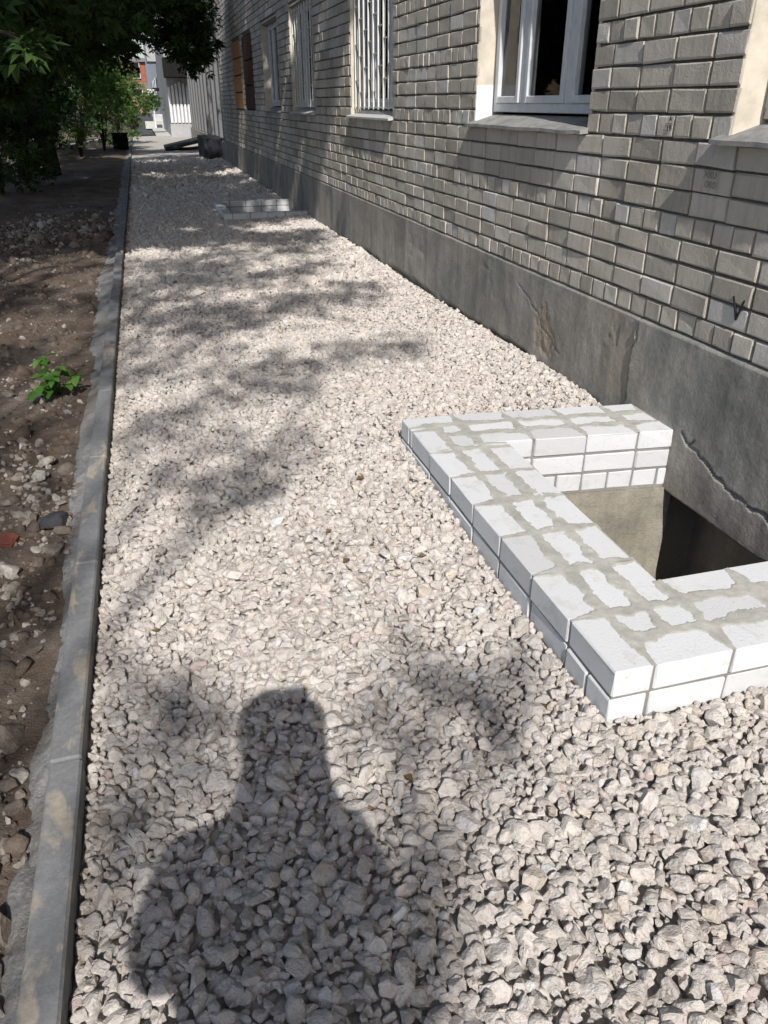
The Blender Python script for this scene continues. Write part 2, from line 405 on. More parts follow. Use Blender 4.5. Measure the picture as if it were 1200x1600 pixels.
# ------------------------------------------------------------------ stones
def icosphere(n):
    t = (1 + 5 ** .5) / 2
    v = [(-1, t, 0), (1, t, 0), (-1, -t, 0), (1, -t, 0), (0, -1, t), (0, 1, t), (0, -1, -t), (0, 1, -t), (t, 0, -1), (t, 0, 1), (-t, 0, -1), (-t, 0, 1)]
    v = [np.array(a) / np.linalg.norm(a) for a in v]
    f = [(0, 11, 5), (0, 5, 1), (0, 1, 7), (0, 7, 10), (0, 10, 11), (1, 5, 9), (5, 11, 4), (11, 10, 2), (10, 7, 6), (7, 1, 8), (3, 9, 4), (3, 4, 2), (3, 2, 6), (3, 6, 8), (3, 8, 9), (4, 9, 5), (2, 4, 11), (6, 2, 10), (8, 6, 7), (9, 8, 1)]
    for _ in range(n):
        mid = {}; nf = []
        def m(a, b):
            k = (min(a, b), max(a, b))
            if k not in mid: w = v[a] + v[b]; v.append(w / np.linalg.norm(w)); mid[k] = len(v) - 1
            return mid[k]
        for a, b, c in f:
            ab, bc, ca = m(a, b), m(b, c), m(c, a); nf += [(a, ab, ca), (b, bc, ab), (c, ca, bc), (ab, bc, ca)]
        f = nf
    return np.array(v), np.array(f)
def stone_shapes(level, count, seed):
    r = np.random.RandomState(seed); v, f = icosphere(level); out = []
    for _ in range(count):
        V = v.copy()
        for _k in range(r.randint(7, 11)):
            n = r.normal(size=3); n /= np.linalg.norm(n); d = r.uniform(.42, .74)
            V -= np.maximum(0, V @ n - d)[:, None] * n
        V *= 1 + r.normal(0, .025, (len(V), 1))
        V *= np.array([1, r.uniform(.62, .95), r.uniform(.48, .8)]); V /= np.abs(V).max()
        out.append(V)
    return np.array(out), f
def rand_rot(n, r, tilt):
    """rotation matrices: random heading, limited tilt"""
    a = r.uniform(0, 2 * np.pi, n); b = r.normal(0, tilt, n); c = r.normal(0, tilt, n)
    ca, sa, cb, sb, cc, sc = np.cos(a), np.sin(a), np.cos(b), np.sin(b), np.cos(c), np.sin(c)
    z = np.zeros(n); o = np.ones(n)
    Rz = np.stack([np.stack([ca, -sa, z], -1), np.stack([sa, ca, z], -1), np.stack([z, z, o], -1)], -2)
    Ry = np.stack([np.stack([cb, z, sb], -1), np.stack([z, o, z], -1), np.stack([-sb, z, cb], -1)], -2)
    Rx = np.stack([np.stack([o, z, z], -1), np.stack([z, cc, -sc], -1), np.stack([z, sc, cc], -1)], -2)
    return Rz @ Ry @ Rx
SH = {k: stone_shapes(k, 28, 5 + k) for k in (0, 1, 2)}
_r = np.random.RandomState(2); _o = np.array([[1, 0, 0], [-1, 0, 0], [0, 1, 0], [0, -1, 0], [0, 0, 1], [0, 0, -1.]])
SH[-1] = (np.array([_o * np.array([1, _r.uniform(.65, 1), _r.uniform(.5, .8)]) + _r.normal(0, .18, (6, 3)) for _ in range(28)]), np.array([[0, 2, 4], [2, 1, 4], [1, 3, 4], [3, 0, 4], [2, 0, 5], [1, 2, 5], [3, 1, 5], [0, 3, 5]]))

def drop_stones(x0, x1, y0, y1, size, sig, tries, r, level, blocked, cell=.01, lift=.006):
    nx, ny = int((x1 - x0) / cell) + 2, int((y1 - y0) / cell) + 2
    gx = x0 + np.arange(nx) * cell; gy = y0 + np.arange(ny) * cell
    L = level(*np.meshgrid(gx, gy, indexing='ij')); H = L - .03
    R = np.clip(size * np.exp(r.normal(0, sig, tries)), size * .5, size * 2.3); R[:] = R
    px = r.uniform(x0, x1, tries); py = r.uniform(y0, y1, tries)
    ok = ~blocked(px, py, R); px, py, R = px[ok], py[ok], R[ok]
    out = []
    for x, y, rad in zip(px, py, R):
        k = max(1, int(rad * .62 / cell)); i = int((x - x0) / cell); j = int((y - y0) / cell)
        s = H[max(0, i - k):i + k + 1, max(0, j - k):j + k + 1]
        if s.size == 0: continue
        m = s.mean(); l = L[min(i, nx - 1), min(j, ny - 1)]
        if m > l - .002: continue
        z = m + rad * .30
        if z + rad * .55 > l + lift + rad * .75: continue
        out.append((x, y, z, rad))
        a, b, c, d = max(0, i - k), min(nx, i + k + 1), max(0, j - k), min(ny, j + k + 1)
        H[a:b, c:d] = np.maximum(H[a:b, c:d], z + rad * .42)
    return np.array(out)
def blocked_path(x, y, r):
    b = (x < KX1 + r * .8) | (x > WX - .012 - r * .7)
    for w in WELLS: b |= (x > w['x0'] - r * .75) & (y > w['y0'] - r * .75) & (y < w['y1'] - w.get('skew', 0) * np.maximum(0, x - w['x0'] - .2) + r * .75)
    return b
rs = np.random.RandomState(3)
P = [drop_stones(KX1, WX, .15, 3.0, .0145, .36, 190000, rs, gravel_level, blocked_path),
     drop_stones(KX1, WX, 3.0, 7.0, .0140, .34, 230000, rs, gravel_level, blocked_path),
     drop_stones(KX1, WX, 7.0, 15.5, .0220, .30, 140000, rs, gravel_level, blocked_path),
     drop_stones(KX1, WX, 15.5, 27.0, .038, .30, 50000, rs, gravel_level, blocked_path, cell=.014)]
P = np.concatenate(P)
pr = project(P[:, :3]); inv = (pr[:, 2] > .1) & (pr[:, 0] > -120) & (pr[:, 0] < 1320) & (pr[:, 1] < 1750)
top = P[:, 2] + .45 * P[:, 3] - gravel_level(P[:, 0], P[:, 1])
P = P[(inv | ((P[:, 1] < 3.2) & (P[:, 1] > .45))) & (top > -.010)]; pr = project(P[:, :3])
px_size = F * P[:, 3] / np.maximum(pr[:, 2], .2)
infr = (pr[:, 0] > 5) & (pr[:, 0] < 1195) & (pr[:, 1] > 0) & (pr[:, 1] < 1595)
top = P[:, 2] - gravel_level(P[:, 0], P[:, 1])
score = np.where(infr & (top > -.012), px_size, 0); order = np.argsort(-score)
single = np.zeros(len(P), bool); single[order[:300]] = True
def stones_mesh(P, lev, r, tilt=.45):
    S, f = SH[lev]; n = len(P); k = r.randint(0, len(S), n)
    V = np.einsum('nij,nvj->nvi', rand_rot(n, r, tilt), S[k]) * P[:, 3, None, None]*1.12 + P[:, None, :3]
    Fq = f[None] + (np.arange(n) * S.shape[1])[:, None, None]
    t = np.repeat(r.rand(n), S.shape[1]); return V.reshape(-1, 3), Fq.reshape(-1, 3), t
rs = np.random.RandomState(8)
for p in P[single]:
    V, f, t = stones_mesh(np.array([[0, 0, 0, p[3]]]), 2, rs)
    obj('stone', mesh_np('stone', V, f, M['stone'], False, t), path, Vector(p[:3]))
rest = P[~single]; d = np.linalg.norm(rest[:, :3] - np.array([0, 0, CAM_H]), axis=1)
vis = (project(rest[:, :3])[:, 1] < 1650) & (project(rest[:, :3])[:, 0] < 1260) & (project(rest[:, :3])[:, 0] > 0)
groups = [(2, rest[(d < 1.95) & vis]), (1, rest[((d >= 1.95) & (d < 2.9) & vis)]), (0, rest[((d >= 2.9) & (d < 6) & vis)]), (-1, rest[(d >= 6) | ((d < 6) & ~vis & (d >= 1.95)) | ((d < 1.95) & ~vis)])]
Vs, Fs, Ts, b = [], [], [], 0
for lev, Pn in groups:
    print('stones', lev, len(Pn))
    V, f, t = stones_mesh(Pn, lev, rs); Vs.append(V); Fs.append(f + b); Ts.append(t); b += len(V)
obj('loose_gravel', mesh_np('loose_gravel', np.concatenate(Vs), np.concatenate(Fs), M['stone'], False, np.concatenate(Ts)), path, kind='stuff')

# ------------------------------------------------------------------ soil strip left of the kerb
def soil_level(x, y):
    e = np.clip((KX0 - x) / .5, 0, 1)
    z = -.025 + .02 * e + .09 * (fbm(x * 1.1 + 7, y * 1.1 + 2, 4) - .5) * e + .05 * (fbm(x * 7, y * 7, 4) - .5) * (.4 + .6 * e)
    return z + .01 * (fbm(x * 28, y * 28, 3) - .5) + .10 * e * sstep(y, 13, 30) * (fbm(x * .5, y * .3, 2) - .4)
uu = np.linspace(0, 1, 140) ** 1.5; yy = np.concatenate([np.arange(.2, 4, .021), np.geomspace(4, 62, 300)])
U, Yg = np.meshgrid(uu, yy, indexing='ij'); Xg = KX0 + .01 - U * (.9 + .42 * Yg)
soil = obj('soil_strip', mesh_np('soil_strip', np.stack([Xg, Yg, soil_level(Xg, Yg)], -1).reshape(-1, 3), grid_faces(len(uu), len(yy))[:, ::-1], M['soil'], True), kind='structure')
rs = np.random.RandomState(21)
n = 7500
ys_ = .3 + 15 * rs.rand(n) ** 1.6; xs_ = KX0 - .06 - (.25 + .28 * ys_) * rs.rand(n) ** .8
# clusters of rubble as in the photo
cl = [(-.62, 3.35, .14, 150), (-.66, 3.0, .12, 70), (-.75, 3.7, .12, 70), (-.55, 1.35, .07, 60), (-.9, 12.3, .5, 240), (-1.5, 11.4, .5, 260), (-2.2, 11.0, .5, 160), (-.62, 2.5, .1, 50), (-.8,5.2,.2,60)]
cx = np.concatenate([xs_] + [rs.normal(a, s, k) for a, b_, s, k in cl]); cy = np.concatenate([ys_] + [rs.normal(b_, s * 1.4, k) for a, b_, s, k in cl])
rad = np.concatenate([.0058 * np.exp(rs.normal(0, .62, n))] + [.013 * np.exp(rs.normal(0, .45, k)) * (2.2 if b_ > 8 else 1) for a, b_, s, k in cl])
ok = (cx < KX0 - .02 - rad) & (cy > .25); cx, cy, rad = cx[ok], cy[ok], rad[ok]
Ps = np.stack([cx, cy, soil_level(cx, cy) + rad * .15, rad], 1)
big = [(10, 1150, .055), (82, 857, .042), (70, 725, .05), (60, 690, .03), (30, 750, .03), (95, 780, .026), (20, 595, .032), (12, 615, .034), (105, 640, .026), (125, 624, .022),
       (15, 1225, .03), (18, 1258, .026), (38, 1060, .022), (55, 1010, .024), (45, 760, .024), (70, 775, .027), (110, 735, .02), (30, 805, .036), (8, 785, .03), (35, 700, .03), (25, 1310, .035), (12, 1440, .04), (15, 1520, .04), (20, 1560, .035)]
def on_ground(px, py, z=0.0):
    dv = MW @ np.array([px - 600, py - 800, F]); t = (z - CAM_H) / dv[2]; return dv[0] * t, dv[1] * t
bigP = []
for px, py, rr in big:
    x, y = on_ground(px, py)
    if x + rr > KX0 - .02: x = KX0 - .03 - rr
    bigP.append((x, y, float(soil_level(np.array([x]), np.array([y]))[0]) + rr * .25, rr))
for p in bigP:
    V, f, t = stones_mesh(np.array([[0, 0, 0, p[3]]]), 2, rs, .25); obj('stone', mesh_np('stone', V, f, M['soilstone'], False, np.full(len(V), .68 + .1 * rs.rand())), soil, Vector(p[:3]))
bg_ = (Ps[:, 1] < 5) & (Ps[:, 3] > .016); V1, f1, t1 = stones_mesh(Ps[bg_], 1, rs); V0, f0, t0 = stones_mesh(Ps[~bg_], 0, rs)
obj('soil_pebbles', mesh_np('soil_pebbles', np.concatenate([V1, V0]), np.concatenate([f1, f0 + len(V1)]), M['soilstone'], False, np.concatenate([t1, t0])), soil, kind='stuff')

nc = 3200; yc = .3 + 12 * rs.rand(nc) ** 1.5; xc = KX0 - .08 - (.3 + .26 * yc) * rs.rand(nc); rc = .011 * np.exp(rs.normal(0, .5, nc)) * (1 + .08 * yc)
V, f, t = stones_mesh(np.stack([xc, yc, soil_level(xc, yc), rc], 1), 0, rs); obj('soil_clods', mesh_np('soil_clods', V, f, M['soil'], True, t), soil, kind='stuff')

# ------------------------------------------------------------------ kerb
kerb = empty('kerb', (0, 0, 0), kind='structure')
kb = None; rs = np.random.RandomState(4)
for k in range(46):
    if kb is None: kb = MB().box(-.04, .04, -.4975, .4975, -.2, 0, .006).mesh('kerbstone', M['kerb'])
    o = obj('kerbstone', kb, kerb, Vector((-.395 + rs.normal(0, .0015), .12 + k, KZ + rs.normal(0, .002)))); o.rotation_euler.z = rs.normal(0, .0012)
# concrete haunch against the kerb's soil side
yy = np.concatenate([np.arange(.2, 6, .015), np.geomspace(6, 46, 320)]); vv = np.linspace(0, 1, 26)
VV, YY = np.meshgrid(vv, yy, indexing='ij')
wn_ = YY + .25 * fbm(YY * 3.1, VV * 2, 3)
wid = .028 + .02 * sstep(YY, 2.2, 3.4) + .13 * (fbm(wn_ * .8 + 5, YY * 0 + 1.5, 2) - .15) * (.6 + .6 * sstep(YY, 3, 7)) + .07 * (fbm(wn_ * 2.7, VV * .7 + 4, 5) - .35) + .02 * (fbm(wn_ * 23 + 3 * fbm(YY * 4, VV, 2), VV * 3 + 9, 3) - .5) + .05 * sstep(YY, 4.5, 8)
XX = KX0 + .004 - VV * np.maximum(wid, .02)
rgh = 1 - .6 * sstep(YY, 3.0, 4.2) * (1 - sstep(YY, 9, 12))
ZZ = KZ - .034 - .045 * VV ** 1.1 + rgh * (.046 * (fbm(XX * 17, YY * 17, 4) - .5) + .026 * (fbm(XX * 55, YY * 55, 3) - .5)) * sstep(VV, 0, .15) - .012 * sstep(VV, .85, 1)
obj('haunch', mesh_np('haunch', np.stack([XX, YY, ZZ], -1).reshape(-1, 3), grid_faces(len(vv), len(yy))[:, ::-1], M['haunch'], True), kerb)

# ------------------------------------------------------------------ apartment building
bld = empty('apartment_building', (WX, 3, 0), 'grey brick apartment building with rendered plinth along the gravel path', 'building')
Y0B, Y1B = -3.0, 24.4; SILL = 1.405; HEAD = 2.755
WIN = [dict(y0=1.33, y1=2.93), dict(y0=4.09, y1=5.68), dict(y0=7.72, y1=9.33), dict(y0=11.38, y1=13.05), dict(y0=14.2, y1=15.95), dict(y0=17.35, y1=18.75), dict(y0=19.25, y1=20.75)]
WIN = [dict(y0=-2.3, y1=-.7)] + WIN
UP = [dict(y0=w['y0'], y1=w['y1'], z0=SILL + 2.8, z1=HEAD + 2.8) for w in WIN]
OPEN = [(w['y0'], w['y1'], SILL, HEAD) for w in WIN] + [(w['y0'], w['y1'], w['z0'], w['z1']) for w in UP]
ZT = 6.2
def rel(o, w):
    o.location = Vector(w) - o.parent.location if o.parent.parent is None else Vector(w) - o.parent.location - o.parent.parent.location
# mortar backing with openings
wb = MB()
for a, b, c, d in rects_with_holes(Y0B, Y1B, PZ - .05, ZT, [(o_[0], o_[1], o_[2], o_[3]) for o_ in OPEN]):
    wb.quad((WX + .015, b, c), (WX + .015, a, c), (WX + .015, a, d), (WX + .015, b, d))
wb.build('mortar_bed', M['joint'], bld)
up = MB(); up.box(WX, WX + 9, Y0B, Y1B, ZT, 14.5); up.build('upper_wall', M['farbrick'], bld)
up = MB(); up.box(WX + .9, WX + 9, Y0B + .4, Y1B - .02, -.9, ZT - .01); up.build('inner_core', M['room'], bld)
up = MB(); up.box(WX + .016, WX + .9, Y1B - .25, Y1B, -.1, ZT - .002); up.build('end_wall', M['farbrick'], bld)

# bricks: three stacked stretcher courses, then one header course
def rows():
    z = PZ; k = 0
    while z < ZT - .02:
        yield k, z, (k % 4 == 0); z += .1; k += 1
rs = np.random.RandomState(31)
BR = []
for k, z, header in rows():
    pitch = .13 if header else .26; ph = 3.905 + (.065 if header else 0)
    n0 = int((Y0B - ph) / pitch) - 1; n1 = int((Y1B - ph) / pitch) + 1
    z0, z1 = z + .006, z + .094
    for i in range(n0, n1 + 1):
        a = ph + i * pitch + .0055; b = a + pitch - .011
        a = max(a, Y0B); b = min(b, Y1B)
        segs = [(a, b)]
        for (oy0, oy1, oz0, oz1) in OPEN:
            if z1 > oz0 + .02 and z0 < oz1 - .02:
                ns = []
                for (p, q) in segs:
                    if q <= oy0 or p >= oy1: ns.append((p, q)); continue
                    if p < oy0: ns.append((p, oy0))
                    if q > oy1: ns.append((oy1, q))
                segs = ns
        for (p, q) in segs:
            if q - p > .03: BR.append((p, q, z0, z1))
BR = np.array(BR)
def brick_vf(ly, lz, r, amp=1.0):
    """front of a worn wall brick in local coordinates, facing -X; 12 vertices, 9 quads"""
    V = []; hy, hz = ly / 2, lz / 2
    ins = np.array([[.004, .008], [.008, .008], [.008, .004], [.004, .004]])      # top and near edges sharp, others cut back so sunlight catches those rims
    for (x, m_) in ((.018, 0), (-.0022, 0), (-.0055, 1)):
        for k_, (sy, sz) in enumerate(((-1, -1), (1, -1), (1, 1), (-1, 1))):
            V.append((x - (.002 if (m_ == 0 and x < 0 and False) else 0), sy * (hy - ins[k_, 0] * m_), sz * (hz - ins[k_, 1] * m_)))
    V = np.array(V); V[4:, 1:] += np.clip(r.normal(0, .0018, (8, 2)), -.004, .004) * amp; V[8:, 0] += r.uniform(-.0022, .0022, 4)
    V[5, 0] += .003; V[4, 0] += .002; V[6, 0] += .002
    q = []
    for l in (0, 4):
        for k in range(4): k2 = (k + 1) % 4; q.append([l + k, l + 4 + k, l + 4 + k2, l + k2])
    q.append([8, 11, 10, 9]); return V, np.array(q)[:, ::1]
cen = np.stack([np.full(len(BR), WX), (BR[:, 0] + BR[:, 1]) / 2, (BR[:, 2] + BR[:, 3]) / 2], 1)
corn = np.stack([np.stack([np.full(len(BR), WX), BR[:, i], BR[:, j]], 1) for i, j in ((0, 2), (1, 2), (1, 3), (0, 3))], 1)
pc = project(corn.reshape(-1, 3)).reshape(-1, 4, 3)
area = np.abs((pc[:, 0, 0] - pc[:, 2, 0]) * (pc[:, 1, 1] - pc[:, 3, 1]) - (pc[:, 1, 0] - pc[:, 3, 0]) * (pc[:, 0, 1] - pc[:, 2, 1])) / 2
mid = pc.mean(1); infr = (mid[:, 0] > 0) & (mid[:, 0] < 1200) & (mid[:, 1] > 0) & (mid[:, 1] < 1600) & (mid[:, 2] > .3)
order = np.argsort(-np.where(infr, area, 0)); single = np.zeros(len(BR), bool); single[order[:300]] = True
lib = {}
for i in np.nonzero(single)[0]:
    ly, lz = BR[i, 1] - BR[i, 0], BR[i, 3] - BR[i, 2]; key = round(ly, 3)
    L = lib.setdefault(key, [])
    if len(L) < 10:
        V, q = brick_vf(ly, lz, rs); me = mesh_np('brick', V, q, M['brick'], False, np.zeros(len(V))); L.append(me)
    else: me = L[rs.randint(10)]
    o = obj('brick', me, bld); o.location = Vector(cen[i]) + Vector((rs.normal(0, .0022), 0, 0)) - bld.location
    o.rotation_euler = (rs.normal(0, .006), 0, rs.normal(0, .008))
Vs, Qs, Ts, b = [], [], [], 0
for i in np.nonzero(~single)[0]:
    V, q = brick_vf(BR[i, 1] - BR[i, 0], BR[i, 3] - BR[i, 2], rs)
    Vs.append(V + cen[i] + np.array([rs.normal(0, .002), 0, 0])); Qs.append(q + b); Ts.append(np.full(len(V), rs.rand())); b += len(V)
o = obj('brickwork', mesh_np('brickwork', np.concatenate(Vs) - np.array(bld.location), np.concatenate(Qs), M['brick'], False, np.concatenate(Ts)), bld, kind='stuff')

# plinth: an uneven rendered face, cracked, with the basement window opening inside the near well
ya = np.concatenate([np.arange(Y0B, 1.2, .05), np.arange(1.2, 5.2, .0075), np.geomspace(5.2, Y1B, 240)])
za = np.concatenate([np.linspace(-1.0, -.24, 40), np.arange(-.23, PZ - .004, .0075), [PZ]])
YA, ZA = np.meshgrid(ya, za, indexing='ij')
XA = WX - .012 - .014 * (fbm(YA * 1.3, ZA * 1.3 + 4, 4) - .5) - .007 * (fbm(YA * 9, ZA * 9, 4) - .5)
XA += .010 * sstep(fbm(YA * 2.1 + 3, ZA * 2.6 + 8, 5), .60, .72) * sstep(PZ - .06 - ZA, 0, .1) * (YA > 3.5)      # blown render
spot = np.exp(-(((YA - 4.33 - .35 * (ZA - .3)) / .14) ** 2 + ((ZA - .28) / .16) ** 2)); PT = sstep(spot + .9 * (fbm(YA * 9, ZA * 9, 4) - .5), .35, .6); XA += PT * (.001 + .009 * fbm(YA * 25, ZA * 25, 3))
PT = np.maximum(PT * .55, .28 * sstep(fbm(YA * 1.7 + 3, ZA * 3 + 8, 5) + .35 * (.12 - ZA), .60, .68))
XA += .045 * sstep(.09 - ZA + .1 * (fbm(YA * 3, ZA * 0, 3) - .5), 0, .07) * sstep(YA, 3.5, 3.9) * (1 - sstep(YA, 9, 11))   # undercut foot
def crack(path_pts, wdt, dep):
    global XA
    dmin = np.full(YA.shape, 9.0); ya_ = YA + .05 * (fbm(YA * 12 + 3, ZA * 12, 3) - .5); za_ = ZA + .05 * (fbm(YA * 12 + 31, ZA * 12 + 7, 3) - .5)
    for (y0, z0), (y1, z1) in zip(path_pts[:-1], path_pts[1:]):
        dy, dz = y1 - y0, z1 - z0; t = np.clip(((ya_ - y0) * dy + (za_ - z0) * dz) / (dy * dy + dz * dz), 0, 1)
        dmin = np.minimum(dmin, np.hypot(ya_ - y0 - t * dy, za_ - z0 - t * dz))
    XA += dep * (1 - sstep(dmin + .014 * (fbm(YA * 26, ZA * 26, 3) - .5), wdt * .35, wdt))
crack([(2.86, .17), (2.80, .13), (2.72, .135), (2.6, .10), (2.45, .06), (2.3, .05), (2.1, .0), (1.8, -.02)], .0075, .024)
crack([(2.80, .13), (2.77, .17)], .010, .015)
crack([(3.35, .60), (3.34, .5), (3.38, .42), (3.36, .3), (3.35, .17)], .013, .016)
crack([(4.75, .5), (4.55, .42), (4.45, .38), (4.38, .3), (4.1, .2)], .008, .006)
XA -= .010 * ((YA > 1.0) & (YA < 3.34 + .02 * fbm(ZA * 8, ZA * 0, 3))) * 1.0                                     # later repair coat, a little proud
op = (YA > 1.95) & (YA < 2.93) & (ZA < -.155 + .02 * fbm(YA * 5, YA * 0 + 2, 3)) & (ZA > -.8)
XA = np.where(op, WX + .22, XA)
op2 = (YA > 12.5) & (YA < 13.6) & (ZA < -.16) & (ZA > -.8); XA = np.where(op2, WX + .2, XA)
XA[:, -1] = WX + .02
bx = np.array(bld.location)
obj('plinth', mesh_np('plinth', np.stack([XA, YA, ZA], -1).reshape(-1, 3) - bx, grid_faces(len(ya), len(za))[:, ::-1], M['plinth'], True, PT.ravel()), bld)

# windows
RD = .13                                  # depth of the reveal
def window(i, w):
    y0, y1, z0, z1 = w['y0'], w['y1'], w.get('z0', SILL), w.get('z1', HEAD)
    kind = w['kind']; upper = 'z0' in w
    fx = WX + RD
    fr = MB(); zb = z0 + .085; t = .055
    fm = M['framew'] if kind == 'worn' else (M['framed'] if kind == 'dark' else M['frame'])
    def bar(a, b, c, d, x=fx, dep=.06, ch=.004): fr.box(x, x + dep, a, b, c, d, ch)
    bar(y0 + .002, y0 + t, zb, z1); bar(y1 - t, y1 - .002, zb, z1); bar(y0 + t, y1 - t, z1 - t, z1 - .002, dep=.058); bar(y0 + t, y1 - t, zb + .002, zb + t, dep=.058)
    # two mullions, three lights
    ma, mb = y0 + (y1 - y0) * .31, y0 + (y1 - y0) * .70
    bar(ma - .045, ma + .045, zb + t, z1 - t, dep=.057); bar(mb - .045, mb + .045, zb + t, z1 - t, dep=.057)
    lights = [(y0 + t, ma - .045), (ma + .045, mb - .045), (mb + .045, y1 - t)]
    for a, b in lights:                   # sashes, a little proud of the frame
        s = .042
        bar(a, a + s, zb + t, z1 - t, fx - .016, .05); bar(b - s, b, zb + t, z1 - t, fx - .016, .05)
        bar(a + s, b - s, zb + t, zb + t + s, fx - .015, .048); bar(a + s, b - s, z1 - t - s, z1 - t, fx - .015, .048)
    wo = fr.build('window', fm, bld)
    for a, b in lights:
        pm = MB(); pm.box(fx + .014, fx + .019, a + .036, b - .036, zb + t + .036, z1 - t - .036); pm.build('pane', M['glass'], wo)
    # reveal: two jambs, head, rough bottom
    for (a, b, m_) in ((y1 - .001, y1 + .02, 'plaster'), (y0 - .02, y0 + .001, 'plaster')):
        r_ = MB()
        r_.box(WX + .001 if a > y0 else WX + .001, fx + .08, a, b, z0 + .01, z1, .003); r_.build('reveal', M[m_], wo)
    r_ = MB(); r_.box(WX + .001, fx + .08, y0 - .02, y1 + .02, z1 - .001, z1 + .02); r_.build('lintel', M['plaster'], wo)
    if i == 2 and not upper:
        r_ = MB(); r_.box(WX - .0005, fx - .002, y1 - .006, y1 + .004, z0 + .03, z0 + .25, .002); r_.build('repair_patch', M['plasterw'], wo)
    # sill: a sloped uneven slab running out past the wall face
    ov = w.get('ov', .055); n = 26
    ysl = np.linspace(y0 - .02, y1 + .06, n); e = .010 * (fbm(ysl * 7, ysl * 0 + i, 3) - .5)
    xf = WX - ov + e * (1.6 if kind != 'grille' else .2); xb = np.full(n, fx + .02)
    zf = np.full(n, z0 + .012) + e * (.8 if kind != 'grille' else .1); zbk = np.full(n, zb - .012)
    th = w.get('th', .018)
    V = np.concatenate([np.stack([xf, ysl, zf], 1), np.stack([xb, np.clip(ysl, y0 + .001, y1 - .001) if False else ysl, zbk], 1), np.stack([xf, ysl, zf - th], 1), np.stack([xb, ysl, zbk - .06], 1)])
    q = []
    for k in range(n - 1):
        q += [[k, k + 1, n + k + 1, n + k], [2 * n + k, 3 * n + k, 3 * n + k + 1, 2 * n + k + 1], [k, 2 * n + k, 2 * n + k + 1, k + 1]]
    q += [[0, n, 3 * n, 2 * n], [n - 1, 3 * n - 1, 4 * n - 1, 2 * n - 1]]
    s_ = MB(); s_.add(V, q); s_.build('sill', M['sillmetal'] if kind == 'grille' else M['sill'], wo)
    # room behind
    rm = MB()
    X0r, X1r = fx + .10, WX + .88
    rm.quad((X1r, y0 - .3, z0 - .5), (X1r, y1 + .3, z0 - .5), (X1r, y1 + .3, z1 + .2), (X1r, y0 - .3, z1 + .2))
    rm.quad((X0r - .02, y0 - .3, z0 - .5), (X1r, y0 - .3, z0 - .5), (X1r, y0 - .3, z1 + .2), (X0r - .02, y0 - .3, z1 + .2))
    rm.quad((X0r - .02, y1 + .3, z0 - .5), (X1r, y1 + .3, z0 - .5), (X1r, y1 + .3, z1 + .2), (X0r - .02, y1 + .3, z1 + .2))
    rm.quad((X0r - .02, y0 - .3, z1 + .2), (X1r, y0 - .3, z1 + .2), (X1r, y1 + .3, z1 + .2), (X0r - .02, y1 + .3, z1 + .2))
    rm.quad((X0r - .02, y0 - .3, z0 - .5), (X1r, y0 - .3, z0 - .5), (X1r, y1 + .3, z0 - .5), (X0r - .02, y1 + .3, z0 - .5))
    rm.build('room', M['room'], wo)
    def curtain(a, b, m_):
        k = 60; yy_ = np.linspace(a, b, k); xx_ = fx + .085 + .022 * np.sin(yy_ * 62) + .012 * np.sin(yy_ * 23 + 1)
        V = np.concatenate([np.stack([xx_, yy_, np.full(k, z0 + .1)], 1), np.stack([xx_, yy_, np.full(k, z1)], 1)])
        c_ = MB(); c_.add(V, [[j, j + 1, k + j + 1, k + j] for j in range(k - 1)]); c_.build('curtain', M[m_], wo, True)
    if not upper:
        curtain(y1 - .5, y1 - .03, 'curtain')
        if i == 2: curtain(y1 - .86, y1 - .60, 'curtain'); curtain(y1 - 1.0, y1 - .88, 'curtb')
    if kind == 'grille':
        gx = WX + .035; nb = 9; ysb = np.linspace(y0 + .07, y1 - .07, nb)
        gr = MB()
        gr.box(gx - .006, gx + .006, y0 + .002, y1 - .002, z0 + .094, z0 + .106)
        go = gr.build('grille', M['bar'], bld)
        gr = MB(); gr.box(gx - .006, gx + .006, y0 + .002, y1 - .002, z1 - .066, z1 - .054); gr.build('rail', M['bar'], go)
        bm_ = MB().box(-.008, .008, -.008, .008, -(z1 - z0 - .1) / 2, (z1 - z0 - .1) / 2, .002).mesh('bar', M['bar'])
        lm = MB().box(-.005, .005, -(ysb[1] - ysb[0]) / 2, (ysb[1] - ysb[0]) / 2, -.005, .005).mesh('link', M['bar'])
        for k, yb in enumerate(ysb):
            o = obj('bar', bm_, go); rel(o, (gx - .003, yb, (z0 + z1) / 2 + .03))
            if k < nb - 1:
                for j in range(4):
                    zz = z0 + .24 + (k % 3) * .11 + j * .33
                    if zz < z1 - .1: o = obj('link', lm, go); rel(o, (gx - .002, (yb + ysb[k + 1]) / 2, zz))
    return wo
kinds = ['worn', 'worn', 'white', 'grille', 'grille', 'white']
for i, w in enumerate(WIN[:6]): w['kind'] = kinds[i]; window(i, w)
WIN[2]['ov'] = .05
# boarded openings further along
for w, m_, nb in ((WIN[6], 'brown', 3), (WIN[7], 'orange', 4)):
    y0, y1 = w['y0'], w['y1']
    r_ = MB(); r_.box(WX + .05, WX + .09, y0 + .002, y1 - .002, SILL + .002, HEAD - .002); bo = r_.build('boarded_window', M['framed'], bld)
    e = np.linspace(SILL + .01, HEAD - .01, nb + 1)
    for k in range(nb):
        r_ = MB(); r_.box(WX - .012 - .004 * (k % 2), WX + .02, y0 - .03, y1 + .03, e[k] + .012, e[k + 1] - .012, .003); r_.build('board', M[m_], bo)
for i, w in enumerate(UP): w['kind'] = 'white'; w['ov'] = .05; window(20 + i, w)

